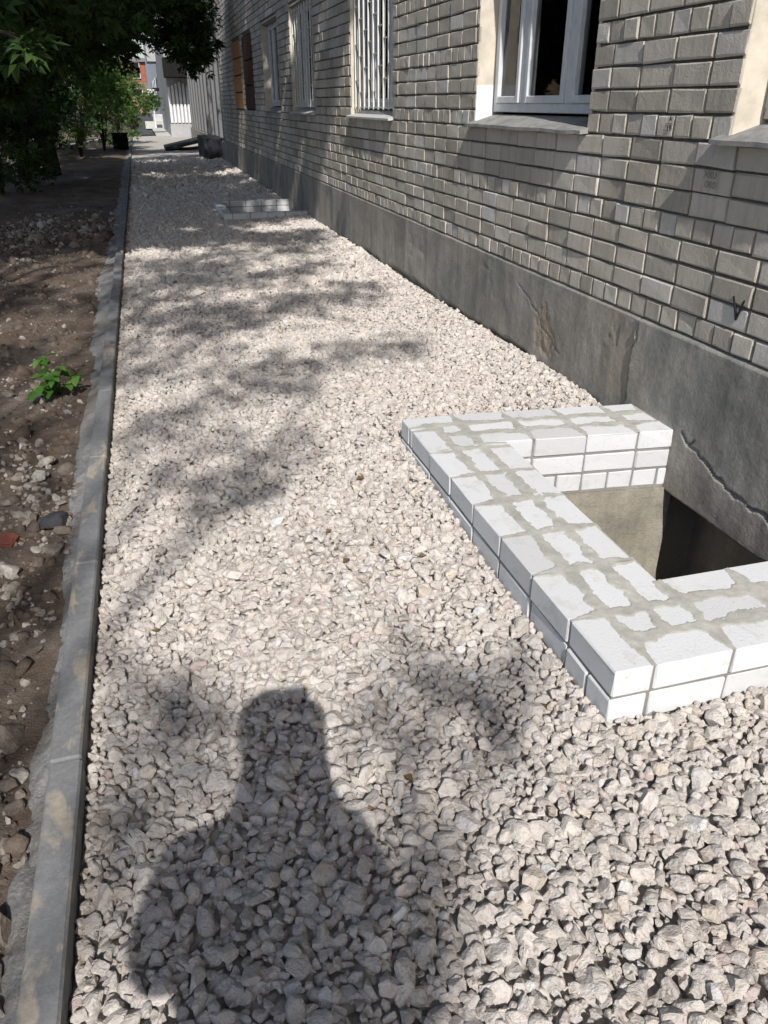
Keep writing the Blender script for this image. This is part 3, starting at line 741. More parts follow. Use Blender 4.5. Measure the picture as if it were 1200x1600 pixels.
# painted marks on the bricks
def letters(txt, y, z, h, mat, shear=0.0):
    cu = bpy.data.curves.new('painted_mark', 'FONT'); cu.body = txt; cu.size = h; cu.align_x = 'CENTER'; cu.align_y = 'CENTER'; cu.extrude = .0004; cu.offset = .0006
    cu.materials.append(mat); o = bpy.data.objects.new('painted_mark', cu); COL.objects.link(o); o.parent = bld
    bpy.context.view_layer.update(); me = bpy.data.meshes.new_from_object(o.evaluated_get(bpy.context.evaluated_depsgraph_get())); bpy.data.objects.remove(o); o = obj('painted_mark', me, bld)
    o.rotation_euler = (math.pi / 2, 0, -math.pi / 2); o.location = Vector((WX - .0108, y, z)) - bld.location
letters('A', 3.342, 1.503 - .018, .030, M['ink']); letters('19', 3.345, 1.447, .036, M['ink'])
r_ = MB(); r_.box(WX - .0112, WX - .0104, 3.322, 3.367, 1.4640, 1.4668); r_.build('painted_mark', M['ink'], bld)
r_ = MB(); r_.tube([(WX - .0075, 2.708, .842), (WX - .0075, 2.668, .752)], .0055, 6); r_.tube([(WX - .0075, 2.640, .838), (WX - .0075, 2.672, .752)], .0055, 6); r_.build('painted_mark', M['ink'], bld)
letters('ЖКU', 3.0, 1.280, .036, M['inkfaint']); letters('ОКО', 2.99, 1.242, .034, M['inkfaint'])

# ------------------------------------------------------------------ window wells of white brick
def skew(V, w):
    V = np.array(V, float); k = w.get('skew', 0.0)
    far = sstep(V[:, 1], w['y0'] + .5, w['y1'] - .42); V[:, 1] -= k * np.maximum(0, V[:, 0] - w['x0'] - .2) * far
    return V
def well(w, label):
    x0, y0, y1, zt, R = w['x0'], w['y0'], w['y1'], w['zt'], w['rows']; P13 = .13; x1 = WX - .016
    root = empty('window_well', (x0, y0, 0), label, 'window well', 'white brick window wells by the plinth')
    r = np.random.RandomState(int(y0 * 10)); T = R * P13 - .01
    rects = []                            # (xa, xb, ya, yb, course) in plan
    def run(a, b, first):
        out = []; p = a; L = first
        while p < b - .03:
            q = min(p + L, b)
            if b - q < .05: q = b
            out.append((p, q)); p = q + .010; L = .25
        return out
    for c in range(3):
        rr = range(R) if c == 0 else sorted({0, R - 1})
        for i in rr:
            h = ((i + c) % 2 == 1)
            if not (c == 2 and i == 0 and R > 1):
                ya, yb = (y0 + P13 * i, y1 - P13 * (i + 1)) if c % 2 == 0 else (y0 + P13 * (i + 1), y1 - P13 * i)
                for a, b in run(ya, yb, .25 if not h else .12): rects.append((x0 + P13 * i, x0 + P13 * i + .12, a, b, c))
                step = .12 if (c == 2) else .25
                for (yc, sx) in ((y0 + P13 * i, x0 + P13 * (i + 1) if c % 2 == 0 else x0 + P13 * i), (y1 - P13 * i - .12, x0 + P13 * i if c % 2 == 0 else x0 + P13 * (i + 1))):
                    rn = run(sx, x1, .25 if not h else .12)
                    if step == .12 and i == R - 1:
                        rn = []; p = sx
                        while p < x1 - .04: rn.append((p, min(p + .12, x1))); p += .13
                    for a, b in rn: rects.append((a, b, yc, yc + .12, c))
            elif c == 2: pass
    for (a, b, ya, yb, c) in rects:
        z1_ = zt - c * .1; jx, jy = r.normal(0, .0015, 2)
        mb = MB(); mb.box(a + jx, b + jx, ya + jy, yb + jy, z1_ - .088, z1_ + r.normal(0, .0008), .004, jit=.0016); mb.v = [skew(v, w) for v in mb.v]; o = mb.build('brick', M['white'], root)
        o.rotation_euler.z = r.normal(0, .003)
    # mortar core
    core = MB(); e = .005
    core.box(x0 + e, x0 + T - e, y0 + e, y1 - e, zt - .3, zt - .006)
    core.box(x0 + T - e, x1, y0 + e, y0 + T - e, zt - .301, zt - .0065); core.box(x0 + T - e, x1, y1 - T + e, y1 - e, zt - .301, zt - .0065)
    core.v = [skew(v, w) for v in core.v]; core.build('mortar_core', M['mortard'], root)
    # mortar smeared over the joints of the top course
    topr = np.array([q[:4] for q in rects if q[4] == 0]); cell = .006
    for (xa, xb, ya, yb) in ((x0, x0 + T, y0, y1), (x0 + T, x1 + .02, y0, y0 + T), (x0 + T, x1 + .02, y1 - T, y1)):
        gx = np.linspace(xa + (.001 if xa == x0 else 0), xb, int((xb - xa) / cell)); gy = np.linspace(ya + .001, yb - .001, int((yb - ya) / cell)); GX, GY = np.meshgrid(gx, gy, indexing='ij')
        D = np.full(GX.shape, -1.0)
        for (a, b, c_, d_) in topr:
            ed = [GX - a, b - GX, GY - c_, d_ - GY]
            # outer faces of the ring have no joint
            if abs(a - x0) < .01: ed[0] = np.full(GX.shape, 9.)
            if abs(c_ - y0) < .01: ed[2] = np.full(GX.shape, 9.)
            if abs(d_ - y1) < .01: ed[3] = np.full(GX.shape, 9.)
            if abs(b - (x0 + T)) < .012: ed[1] = np.where((GY > y0 + T) & (GY < y1 - T), 9., b - GX)
            if abs(d_ - (y0 + T)) < .012 and b > x0 + T: ed[3] = np.full(GX.shape, 9.)
            if abs(c_ - (y1 - T)) < .012 and b > x0 + T: ed[2] = np.full(GX.shape, 9.)
            ins = (GX >= a) & (GX <= b) & (GY >= c_) & (GY <= d_); dd = np.minimum.reduce(ed); D = np.where(ins, dd, D)
        D = np.where(D < 0, 0, D)
        edge = np.minimum.reduce([GX - x0, GY - y0, y1 - GY])
        inn = np.where((GX < x0 + T) & (GY > y0 + T) & (GY < y1 - T), x0 + T - GX, np.where(GX >= x0 + T, np.where(GY < y0 + T + .01, y0 + T - GY, GY - (y1 - T)), 9)); inn = np.abs(inn)
        ef = np.minimum(sstep(edge, .0, .11), sstep(inn, -.02, .10)) if R > 1 else .25
        nz = fbm(GX * 16, GY * 16, 4)
        wdt = .003 + (.005 + .050 * np.clip(nz - .2, 0, 1)) * (.10 + .90 * ef) + .012 * (fbm(GX * 70, GY * 70, 3) - .5) * (.3 + .7 * ef)
        on = sstep(wdt - D, -.002, .003)
        rec = (1 - sstep(D, 0, .004)) * (1 - ef) * .003
        Zm = zt - .004 + on * (.0058 + .003 * (fbm(GX * 45, GY * 45, 3) - .5)) - rec
        obj('mortar_smear', mesh_np('mortar_smear', skew(np.stack([GX, GY, Zm], -1).reshape(-1, 3), w) - np.array([x0, y0, 0]), grid_faces(len(gx), len(gy)), M['mortar'], True), root)
    # concrete lining below the bricks, floor
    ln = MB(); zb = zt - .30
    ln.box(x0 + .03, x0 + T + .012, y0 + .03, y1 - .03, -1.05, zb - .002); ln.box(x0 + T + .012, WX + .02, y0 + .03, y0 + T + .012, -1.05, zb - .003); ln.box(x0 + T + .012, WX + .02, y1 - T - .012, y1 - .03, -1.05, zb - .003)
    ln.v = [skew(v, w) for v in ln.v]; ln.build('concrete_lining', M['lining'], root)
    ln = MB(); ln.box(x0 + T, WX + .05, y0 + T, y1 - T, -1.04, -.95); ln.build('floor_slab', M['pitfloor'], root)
    return root
well(WELLS[0], 'large white brick window well with smeared mortar joints, in the sunlit foreground')
well(WELLS[1], 'low white brick window well far along the path in tree shade')

# ------------------------------------------------------------------ small things on the soil
rs = np.random.RandomState(77)
def zsoil(x, y): return float(soil_level(np.array([x]), np.array([y]))[0])
def lump(name, x, y, r, scale, mat, label, cat, lev=2, lift=.3):
    S, f = SH[lev]; V = S[rs.randint(len(S))] * r * np.array(scale); V = V @ rand_rot(1, rs, .2)[0].T
    return obj(name, mesh_np(name, V, f, mat, False, np.zeros(len(V))), None, Vector((x, y, zsoil(x, y) + r * scale[2] * lift)), label=label, category=cat)
lump('asphalt_lump', -.545, 3.09, .075, (1, 1.1, .7), M['asphalt'], 'dark asphalt lump on the soil against the kerb', 'asphalt lump')
fr = MB(); fr.box(-.075, .075, -.045, .045, -.016, .016, .004, jit=.006)
V = np.concatenate(fr.v); V[:, 1] *= 1 - .5 * (V[:, 0] > 0) * (V[:, 1] > 0)
o = obj('tile_fragment', mesh_np('tile_fragment', V, [np.concatenate(fr.q), np.concatenate(fr.t)], M['redfrag']), None, Vector((-.765, 3.03, zsoil(-.765, 3.03) + .010)), label='broken flat red tile fragment lying on the soil', category='tile fragment')
o.rotation_euler = (.12, .1, -.35)

lv, lt = [], []; rl = np.random.RandomState(5)
for k in range(70):
    x, y = rl.uniform(-.3, 2.0), .9 + 11 * rl.rand() ** 1.3
    if blocked_path(np.array([x]), np.array([y]), np.array([.03]))[0]: continue
    L = rl.uniform(.02, .045); w = L * rl.uniform(.15, .5); a = rl.uniform(0, 6.28); pts = np.array([[0, 0, 0], [-w, L * .5, .006], [0, L, 0.002], [w, L * .5, .008]])
    c_, s_ = math.cos(a), math.sin(a); pts[:, :2] = pts[:, :2] @ np.array([[c_, -s_], [s_, c_]]); pts += [x, y, float(gravel_level(np.array([x]), np.array([y]))[0]) + .016]
    b_ = 4 * len(lv); lv.append(pts); lt += [[b_, b_ + 1, b_ + 2], [b_, b_ + 2, b_ + 3]]
obj('leaf_litter', mesh_np('leaf_litter', np.concatenate(lv), np.array(lt), M['litter'], False), path, kind='stuff')
# leaves --------------------------------------------------------
def leaf_blade(L, Wd, fold=.25, n=4):
    """a pointed leaf along +Y, 2 x n quads with a folded midrib"""
    t = np.linspace(0, 1, n + 1); w = Wd * np.sin(np.pi * np.clip(t, 0, 1) ** .75) * .5; w[0] = w[-1] = .0005
    z = -.25 * L * t ** 2
    mid = np.stack([0 * t, L * t, z], 1); lf = np.stack([-w, L * t, z + fold * w], 1); rt = np.stack([w, L * t, z + fold * w], 1)
    V = np.concatenate([mid, lf, rt]); q = []; m = n + 1
    for k in range(n): q += [[k, k + 1, m + k + 1, m + k], [k, 2 * m + k, 2 * m + k + 1, k + 1]]
    return V, np.array(q)
px, py = on_ground(92, 612)
plant = empty('seedling', (px, py, zsoil(px, py)), 'bright green leafy seedling growing in the soil beside the kerb', 'plant')
st = MB()
tips = []
for k in range(14):
    a = rs.uniform(0, 2 * np.pi); l = rs.uniform(.06, .24); h = rs.uniform(.05, .22)
    e = np.array([math.cos(a) * l * .75, math.sin(a) * l * .75, h]); st.tube([(0, 0, -.01), e * np.array([.4, .4, .65]), e], [.004, .003, .002], 5)
    tips.append((e, a))
obj('stem', st.mesh('stem', M['stem'], True), plant)
for e, a in tips:
    for k in range(5):
        L = rs.uniform(.035, .095); V, q = leaf_blade(L, L * .7, .25, 5)
        o = obj('leaf', mesh_np('leaf', V, q, M['leafplant'], True, np.full(len(V), rs.rand())), plant, Vector(e * rs.uniform(.75, 1.0)))
        o.rotation_euler = (rs.uniform(-.35, .35), rs.uniform(-.3, .3), a - math.pi / 2 + (k - 1.5) * 1.25 + rs.uniform(-.3, .3))

# ------------------------------------------------------------------ trees
def compound_leaf():
    """box-elder leaf: five leaflets, two triangles each, along +Y"""
    Vs, Ts = [], []; b = 0
    for (y, ang, l) in ((.55, 0, .55), (.5, .85, .45), (.5, -.85, .45), (.22, 1.1, .38), (.22, -1.1, .38)):
        w = l * .23; c, s = math.cos(ang), math.sin(ang)
        pts = np.array([[0, 0, 0], [-w, l * .45, .05], [0, l, -.07], [w, l * .45, .05]])
        pts[:, :2] = pts[:, :2] @ np.array([[c, s], [-s, c]]); pts[:, 1] += y
        pts[:, 0] = pts[:, 0]; Vs.append(pts); Ts += [[b, b + 1, b + 2], [b, b + 2, b + 3]]; b += 4
    return np.concatenate(Vs), np.array(Ts)
CL_V, CL_T = compound_leaf()
def leaves_mesh(name, C, size, mat, r, droop=.5):
    n = len(C); Rm = rand_rot(n, r, .6); s = size * r.uniform(.65, 1.3, n)
    V = np.einsum('nij,vj->nvi', Rm, CL_V) * s[:, None, None] + C[:, None, :]
    Tq = CL_T[None] + (np.arange(n) * len(CL_V))[:, None, None]
    return mesh_np(name, V.reshape(-1, 3), Tq.reshape(-1, 3), mat, False, np.repeat(r.rand(n), len(CL_V)))
def blob_points(c, rad, n, r, per=45):
    """points in clumps inside an ellipsoid, denser towards the skin of each clump"""
    rad = np.broadcast_to(np.asarray(rad, float), (3,)); k = max(3, int(n / per))
    d = r.normal(size=(k, 3)); d /= np.linalg.norm(d, axis=1)[:, None]; cc = d * r.uniform(.25, 1, (k, 1)) ** .6
    j = r.randint(0, k, n); off = r.normal(size=(n, 3)) * .17
    return (cc[j] + off) * rad + np.asarray(c)
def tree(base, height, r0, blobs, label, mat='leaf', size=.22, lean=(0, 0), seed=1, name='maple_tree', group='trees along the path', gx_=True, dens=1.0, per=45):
    r = np.random.RandomState(seed); base = np.array([base[0], base[1], base[2] if len(base) > 2 else zsoil(base[0], base[1]) - .05])
    root = empty(name, base, label, 'tree', group)
    tk = MB(); hs = np.linspace(0, 1, 9)
    ctr = np.stack([lean[0] * hs ** 1.3 + .06 * np.sin(hs * 7 + seed), lean[1] * hs ** 1.3 + .06 * np.cos(hs * 6 + seed) - .06, hs * height], 1)
    rad = r0 * (1 - .62 * hs); rad[0] *= 1.35
    tk.tube(ctr, rad, 10)
    C = []
    for (c, rb, n) in blobs:
        c = np.array(c); lc = c - base
        hh = np.clip((lc[2] * .45) / height, .2, .92); s = np.array([np.interp(hh, hs, ctr[:, q]) for q in range(3)])
        m1 = s + (lc - s) * .45 + np.array([0, 0, .22 * np.linalg.norm((lc - s)[:2])]); ra = np.interp(hh, hs, rad) * .5
        ra = min(ra, .018 + .003 * np.linalg.norm(lc - s)) if gx_ else ra; tk.tube([s, m1, lc], [ra * .8, ra * .38, ra * .10], 6)
        rbv = np.broadcast_to(np.asarray(rb, float), (3,))
        for _ in range(5):
            e = lc + r.normal(size=3) * rbv * .55; tk.tube([m1 + (lc - m1) * r.uniform(.2, .9), (m1 + e) / 2 * .3 + e * .7 * 1.0 if False else (lc + e) / 2, e], [ra * .22, ra * .14, ra * .05], 4)
        C.append(blob_points(lc, rb, int(n * dens), r, per))
    obj('trunk', tk.mesh('trunk', M['bark'], True), root)
    obj('crown', leaves_mesh('crown', np.concatenate(C), size, M[mat], r), root)
    return root
def over(gx, gy, h): return (gx + SUN[0] * -h, gy - SUN[1] * h, h)     # where a bough must hang to shade the ground at (gx, gy)

def at(px, py, Yd):
    dv = MW @ np.array([px - 600, py - 800, F]); t = Yd / dv[1]; return np.array([dv[0] * t, Yd, CAM_H + dv[2] * t])
def hang(px, py, Yd, rx, rz, n): c = at(px, py, Yd); return (tuple(c), (rx * Yd / 1150, rx * Yd / 1000, rz * Yd / 1150), n)
# trees behind and beside the viewer: their boughs dapple the near gravel
tree((-2.6, -6.5), 9.0, .17, [
    (over(.22, 3.4, 8.2), (.36, .42, .2), 95), (over(-.08, 4.1, 8.3), (.3, .32, .2), 50), (over(.5, 4.75, 8.4), (.65, .42, .25), 120), (over(-.1, 5.3, 8.6), (.55, .5, .25), 130),
    (over(1.25, 5.1, 8.4), (.55, .35, .25), 80), (over(-.8, 1.7, 7.8), (.4, .5, .3), 70), (over(-.20, 1.50, 8.0), (.26, .42, .2), 60), (over(.62, 1.35, 8.0), (.34, .30, .15), 60), (over(.45, .95, 8.0), (.3, .25, .15), 40),
    (over(-1.2, 3.6, 8.2), (.45, .7, .4), 60), (over(-.62, 2.6, 8.0), (.2, .25, .2), 20), ((-3.4, -7.4, 9.4), (1.6, 1.6, 1.2), 700)], 'tall tree standing behind the viewpoint on the soil side', seed=2, size=.16, per=9)
tree((-2.6, -2.6), 9.5, .17, [
    (over(.2, 6.2, 9.0), (.8, .5, .3), 230), (over(1.0, 6.7, 9.0), (.7, .45, .3), 190), (over(.0, 7.4, 9.2), (.8, .6, .3), 280), (over(1.0, 8.1, 9.2), (.9, .55, .3), 300), (over(1.8, 7.2, 9.2), (.3, .35, .3), 50),
    (over(.1, 8.9, 9.4), (.9, .6, .3), 300), (over(1.2, 9.5, 9.4), (.8, .5, .3), 220), (over(-1.5, 7.6, 9.0), (.7, 1.0, .5), 220), (over(-1.1, 5.4, 9.0), (.3, .5, .3), 50), ((-3.8, -2.4, 10.0), (1.6, 1.6, 1.2), 700)], 'tall tree on the soil strip just left of the viewpoint', seed=3, size=.19, per=9)
tree((-2.9, 2.8), 9.5, .20, [
    (over(.2, 10.6, 8.0), (1.0, .7, .35), 460), (over(1.5, 10.3, 8.0), (.6, .4, .3), 130), (over(.6, 12.2, 8.4), (1.2, .9, .4), 800), (over(1.9, 12.5, 8.4), (.5, .9, .4), 260), (over(-1.6, 11.0, 8.2), (1.1, 1.1, .5), 800), (over(-1.2, 13.4, 8.2), (1.2, 1.2, .6), 1100),
    (over(.6, 14.4, 8.4), (1.3, .9, .5), 900), (over(2.0, 15.2, 8.4), (.6, .9, .5), 380), (over(-2.6, 13.0, 8.0), (1.2, 1.5, .8), 1000), ((-2.6, 4.6, 8.8), (1.7, 1.7, 1.0), 1500), ((-1.2, 5.6, 9.0), (1.4, 1.4, .8), 900)], 'tall tree on the soil strip opposite the barred windows', seed=4, size=.29, dens=1.65, per=20)
tree((-3.3, 8.0), 9.5, .20, [
    (over(.4, 16.6, 7.6), (1.3, 1.0, .6), 1000), (over(-1.4, 15.8, 7.6), (1.3, 1.2, .7), 1200), (over(-1.2, 18.6, 7.8), (1.4, 1.3, .7), 1200), (over(1.3, 18.8, 8.0), (1.1, 1.1, .5), 800), (over(2.3, 17.0, 8.2), (.7, .9, .6), 420), (over(2.7, 12.6, 9.2), (.5, .7, .6), 150), (over(2.9, 14.6, 8.6), (.7, .9, .6), 420), (over(2.8, 19.5, 8.6), (.6, 1.2, .7), 420), (over(-2.6, 16.5, 7.6), (1.3, 1.6, .8), 1200),
    hang(25, 10, 8.5, 70, 36, 150), hang(28, 62, 7.6, 16, 14, 10), hang(95, -5, 9.5, 70, 30, 200), ((-3.2, 7.4, 9.0), (1.8, 1.8, 1.2), 1400), ((-1.4, 8.2, 9.0), (1.4, 1.8, 1.0), 1000)], 'tall tree on the soil strip with the lowest hanging leaves', seed=9, size=.26, dens=1.9, per=25)
tree((-2.75, 14.2), 8.0, .19, [
    hang(30, 30, 11.5, 80, 50, 600), hang(110, 25, 12.5, 70, 42, 520), hang(45, 92, 12.0, 36, 26, 110), hang(165, 8, 13.0, 60, 30, 340), hang(12, 150, 12, 24, 40, 90),
    (over(-1.8, 21.5, 7.5), (1.4, 1.4, .7), 1100), (over(.3, 21.0, 7.6), (1.3, 1.2, .6), 900), (over(1.7, 22.4, 7.8), (1.0, 1.1, .5), 600), (over(2.9, 23.0, 8.4), (.7, 1.4, .8), 500), (over(-3.0, 20.5, 7.5), (1.5, 1.8, .8), 1300), ((-2.4, 14.5, 8.4), (1.8, 1.8, 1.2), 1300), ((-.6, 14.2, 8.6), (1.4, 1.6, 1.0), 1000), ((.9, 14.6, 8.8), (1.0, 1.4, .8), 600)], 'dark trunked tree at the left edge with leaves hanging over the path', seed=5, lean=(-.2, 0), size=.25, dens=1.7)
tree((-2.15, 21.8), 8.5, .16, [
    hang(60, 40, 19.5, 80, 60, 800), hang(130, 40, 20, 60, 38, 520), hang(175, 25, 19.5, 46, 30, 360), hang(188, 78, 20.5, 16, 26, 70), hang(250, 5, 20, 44, 20, 360), hang(274, 45, 20, 28, 34, 330), hang(300, 30, 20.5, 34, 42, 420), hang(308, 82, 20.8, 17, 32, 150), hang(285, 70, 20.4, 30, 22, 150),
    hang(25, 120, 20.5, 45, 40, 340), hang(60, 150, 22, 30, 30, 140), ((-1.7, 24.0, 6.4), (1.6, 1.5, 1.2), 1200), ((.3, 23.5, 7.0), (1.5, 1.4, .9), 1100),
    (over(-.5, 26.5, 7), (1.5, 1.5, .8), 900), (over(1.2, 27.5, 7), (1.3, 1.5, .7), 800), (over(-2.4, 26, 7), (1.5, 1.5, .8), 900)], 'leaning dark tree behind the rubble with boughs across the path', seed=6, lean=(-.5, .2), size=.25, dens=1.5)
tree((-6.2, 30.0), 9.0, .25, [((-6.0, 30, 6.0), (2.6, 2.4, 2.0), 1500), ((-4.6, 31, 4.6), (1.5, 1.5, 1.5), 900), ((-3.6, 33, 6.2), (1.6, 1.8, 1.5), 1000), ((-6.5, 29, 3.2), (1.6, 1.6, 1.2), 800), ((-7.5, 32, 3.6), (1.6, 1.6, 1.8), 800)], 'broad dark tree far back at the left', seed=7, size=.27)
tree((-4.6, 47.0), 10.0, .25, [((-4.6, 47, 7.0), (2.4, 2.4, 2.5), 1400), ((-3.4, 46, 5.2), (1.8, 1.6, 1.6), 800), ((-3.0, 48, 9.0), (1.8, 2, 1.6), 700), hang(150, 90, 46, 38, 40, 700)], 'tall tree rising behind the sunlit shrubs', seed=8, size=.30)

def shrub(x, y, h, w, n, label, seed, mat='leafsun', size=.20):
    r = np.random.RandomState(seed); z = zsoil(x, y) - .05
    root = empty('shrub', (x, y, z), label, 'shrub', 'shrubs at the end of the soil strip')
    tk = MB(); C = []
    for k in range(7):
        a = r.uniform(0, 2 * np.pi); e = np.array([math.cos(a) * w * r.uniform(.3, .9), math.sin(a) * w * r.uniform(.3, .9), h * r.uniform(.55, .95)])
        tk.tube([(0, 0, 0), e * np.array([.35, .35, .6]), e], [.03, .02, .008], 5)
        C.append(blob_points(e * np.array([1, 1, .86]), (w * .5, w * .5, h * .28), n // 9, r))
    C.append(blob_points((0, 0, h * .35), (w * .9, w * .9, h * .33), 2 * n // 9, r)); C = np.concatenate(C); C[:, 2] = np.abs(C[:, 2])
    obj('trunk', tk.mesh('trunk', M['bark'], True), root); obj('crown', leaves_mesh('crown', C, size, M[mat], r), root)
def shrub_at(px, Yd, *a, **k): c = at(px, 215, Yd); shrub(float(c[0]), Yd, *a, **k)
shrub_at(122, 29.0, 3.3, 1.15, 2600, 'tall sunlit shrub just right of the leaning tree', 31)
shrub_at(160, 32.0, 3.2, 1.15, 2600, 'sunlit green shrub in the middle of the row', 32)
shrub_at(188, 37.0, 3.2, 1.1, 2400, 'sunlit shrub at the path end of the row', 33)
shrub_at(210, 50.0, 2.3, 1.2, 1200, 'farthest pale green shrub before the red building', 34, size=.25)
shrub_at(55, 27.0, 2.4, 1.2, 1300, 'shaded shrub behind the leaning tree trunk at far left', 35, 'leaf')  # shaded shrubs take the darker leaf, shade put into the colour
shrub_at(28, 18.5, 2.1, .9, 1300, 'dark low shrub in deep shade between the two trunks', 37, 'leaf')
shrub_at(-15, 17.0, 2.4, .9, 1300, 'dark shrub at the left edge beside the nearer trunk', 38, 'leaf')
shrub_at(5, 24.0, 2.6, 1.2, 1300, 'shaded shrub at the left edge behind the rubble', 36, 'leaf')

# ------------------------------------------------------------------ far end of the path
# low pale edging wall beyond the soil
a, b = np.array([-3.2, 27.5]), np.array([-.75, 41.0]); r_ = MB(); dvec = (b - a) / np.linalg.norm(b - a); nrm = np.array([-dvec[1], dvec[0]]) * .12
P4 = [a - nrm, b - nrm, b + nrm, a + nrm]; V = [(*p, -.1) for p in P4] + [(*p, .24) for p in P4]
r_.add(V, [[0, 1, 5, 4], [1, 2, 6, 5], [2, 3, 7, 6], [3, 0, 4, 7], [4, 5, 6, 7]]); o = r_.build('edging_wall', M['paleconc']); o['label'] = 'low pale concrete edging in front of the sunlit shrubs'; o['category'] = 'edging'
# rubble heap in the light behind the trunks
rs = np.random.RandomState(51); n = 230
cx = rs.normal(-3.6, .55, n); cy = rs.normal(22.6, 1.3, n); rad = .055 * np.exp(rs.normal(0, .5, n)); cz = .25 * np.exp(-((cx + 3.6) / .7) ** 2) + soil_level(cx, cy)
V, f, t = stones_mesh(np.stack([cx, cy, cz, rad], 1), 0, rs)
obj('rubble', mesh_np('rubble', V, f, M['soilstone'], False, t), None, kind='stuff', label='heap of pale rubble between the shaded tree trunks', category='rubble')
# dark box by the path edge
p = at(190, 232, 33.0); r_ = MB(); x = p[0]
cr = empty('crate', (x, 33.0, -.02), 'small black box standing at the far edge of the path', 'box')
for (dx0, dx1, dy0, dy1, nm) in ((-.27, .27, -.25, -.22, 'panel'), (-.27, .27, .22, .25, 'panel'), (-.27, -.24, -.218, .218, 'panel'), (.24, .27, -.218, .218, 'panel')):
    b_ = MB(); b_.box(x + dx0, x + dx1, 33 + dy0, 33 + dy1, 0, .52, .006); b_.build(nm, M['darkbox'], cr)
b_ = MB(); b_.box(x - .3, x + .3, 32.72, 33.28, .524, .56, .006, rot=None); b_.build('lid', M['darkbox'], cr)

# grey ribbed annexe beyond the brick building
ann = empty('annexe', (2.45, 24.6, 0), 'grey ribbed annexe continuing past the brick building', 'building')
b_ = MB(); b_.box(2.45, 9, 24.45, 41.0, -.1, 10.0); b_.build('wall', M['farbrick'], ann)
b_ = MB(); b_.box(2.31, 2.448, 24.47, 40.98, -.1, .54, .01); b_.build('plinth', M['plinth'], ann)
rbm = MB().box(-.06, .06, -.24, .24, -1.5, 1.5, .012).mesh('pilaster', M['ribshade']); pnm = MB().box(-.01, .01, -.5, .5, -1.35, 1.35, .004).mesh('panel', M['panel'])
for k in range(11):
    o = obj('pilaster', rbm, ann); o.location = Vector((2.385, 25.0 + k * 1.5, 2.05)) - ann.location
    if k < 10: o = obj('panel', pnm, ann); o.location = Vector((2.435, 25.75 + k * 1.5, 2.05)) - ann.location
b_ = MB(); b_.box(2.30, 2.448, 24.47, 40.98, 3.55, 3.75, .01); b_.build('cornice', M['ribshade'], ann)
for k in range(4):
    b_ = MB(); b_.box(2.40, 2.448, 26.0 + k * 3.8, 27.6 + k * 3.8, 4.6, 6.2, .01); wo = b_.build('window', M['frame'], ann)
    b_ = MB(); b_.box(2.392, 2.399, 26.08 + k * 3.8, 27.52 + k * 3.8, 4.68, 6.12); b_.build('pane', M['darkbox'], wo)
# dark porch block and tilted slab
b_ = MB(); b_.box(1.78, 2.37, 25.6, 28.4, -.1, .62, .012); o = b_.build('porch_wall', M['asphalt']); o['label'] = 'dark low porch wall projecting past the brick corner'; o['category'] = 'wall'
c = (1.55, 32.4, .22); R3 = Matrix.Rotation(-.20, 4, 'Y')
b_ = MB(); b_.box(c[0] - .75, c[0] + .75, c[1] - 1.2, c[1] + 1.2, c[2] - .05, c[2] + .05, .01, rot=R3); o = b_.build('ramp_slab', M['asphalt']); o['label'] = 'tilted dark slab lying beside the porch wall'; o['category'] = 'slab'
# shop front with tall white windows and a dark fascia
shop = empty('shop_front', (1.7, 44, 0), 'pale shop front with tall white ribs under a dark fascia', 'building')
xa, xb = at(262, 160, 44)[0], 9.0
b_ = MB(); b_.box(xa + .05, xb, 44.0, 58, -.1, 9.0); b_.build('wall', M['greywall'], shop)
zb0, zt0 = at(280, 192, 44)[2], at(280, 128, 44)[2]
xr = np.linspace(xa + .12, at(300, 160, 44)[0], 7)
for k, x in enumerate(xr):
    b_ = MB(); b_.box(x - .055, x + .055, 43.90, 43.998, zb0, zt0 - .12 * abs(k - 3) * .6, .01); b_.build('rib', M['whitewall'], shop)
b_ = MB(); b_.box(xa, at(303, 160, 44)[0], 43.86, 43.998, -.1, zb0 - .05, .01); b_.build('plinth', M['greywall'], shop)
b_ = MB(); b_.box(xa - .05, at(303, 100, 44)[0], 42.6, 43.995, at(280, 121, 43)[2], at(280, 90, 43)[2], .02); b_.build('fascia', M['darkbox'], shop)  # black fascia, colour darkened further to stand in for shade
# white building behind, with balcony, canopy, sign post and steps
wbld = empty('white_building', (1.5, 70, 0), 'white building with balcony at the far end of the path', 'building')
x = at(252, 150, 66)[0]
b_ = MB(); b_.box(x, 12, 66, 120, -.1, 12.5); b_.build('wall', M['whitewall'], wbld)
x0_, x1_ = at(228, 80, 66)[0], at(246, 80, 66)[0]; z0_, z1_ = at(230, 96, 66)[2], at(230, 70, 66)[2]
b_ = MB(); b_.box(x0_, x, 66.2, 70, z0_, z1_, .02); b_.build('balcony', M['greywall'], wbld)
for k, yv in enumerate((72, 78, 84, 90)):
    b_ = MB(); b_.box(x - .05, x - .002, yv, yv + 2.2, 1.0, 3.4, .01); wo = b_.build('window', M['frame'], wbld)
    b_ = MB(); b_.box(x - .06, x - .052, yv + .15, yv + 2.05, 1.15, 3.25); b_.build('pane', M['darkbox'], wo)
    b_ = MB(); b_.box(x - .05, x - .002, yv, yv + 2.2, 5.0, 7.4, .01); wo = b_.build('window', M['frame'], wbld)
    b_ = MB(); b_.box(x - .06, x - .052, yv + .15, yv + 2.05, 5.15, 7.25); b_.build('pane', M['darkbox'], wo)
b_ = MB(); p0, p1 = at(239, 140, 64), at(257, 136, 64); b_.box(p0[0], x + .2, 64, 65.995, p0[2] - .08, p0[2] + .12, .02); b_.build('canopy', M['darkbox'], wbld)
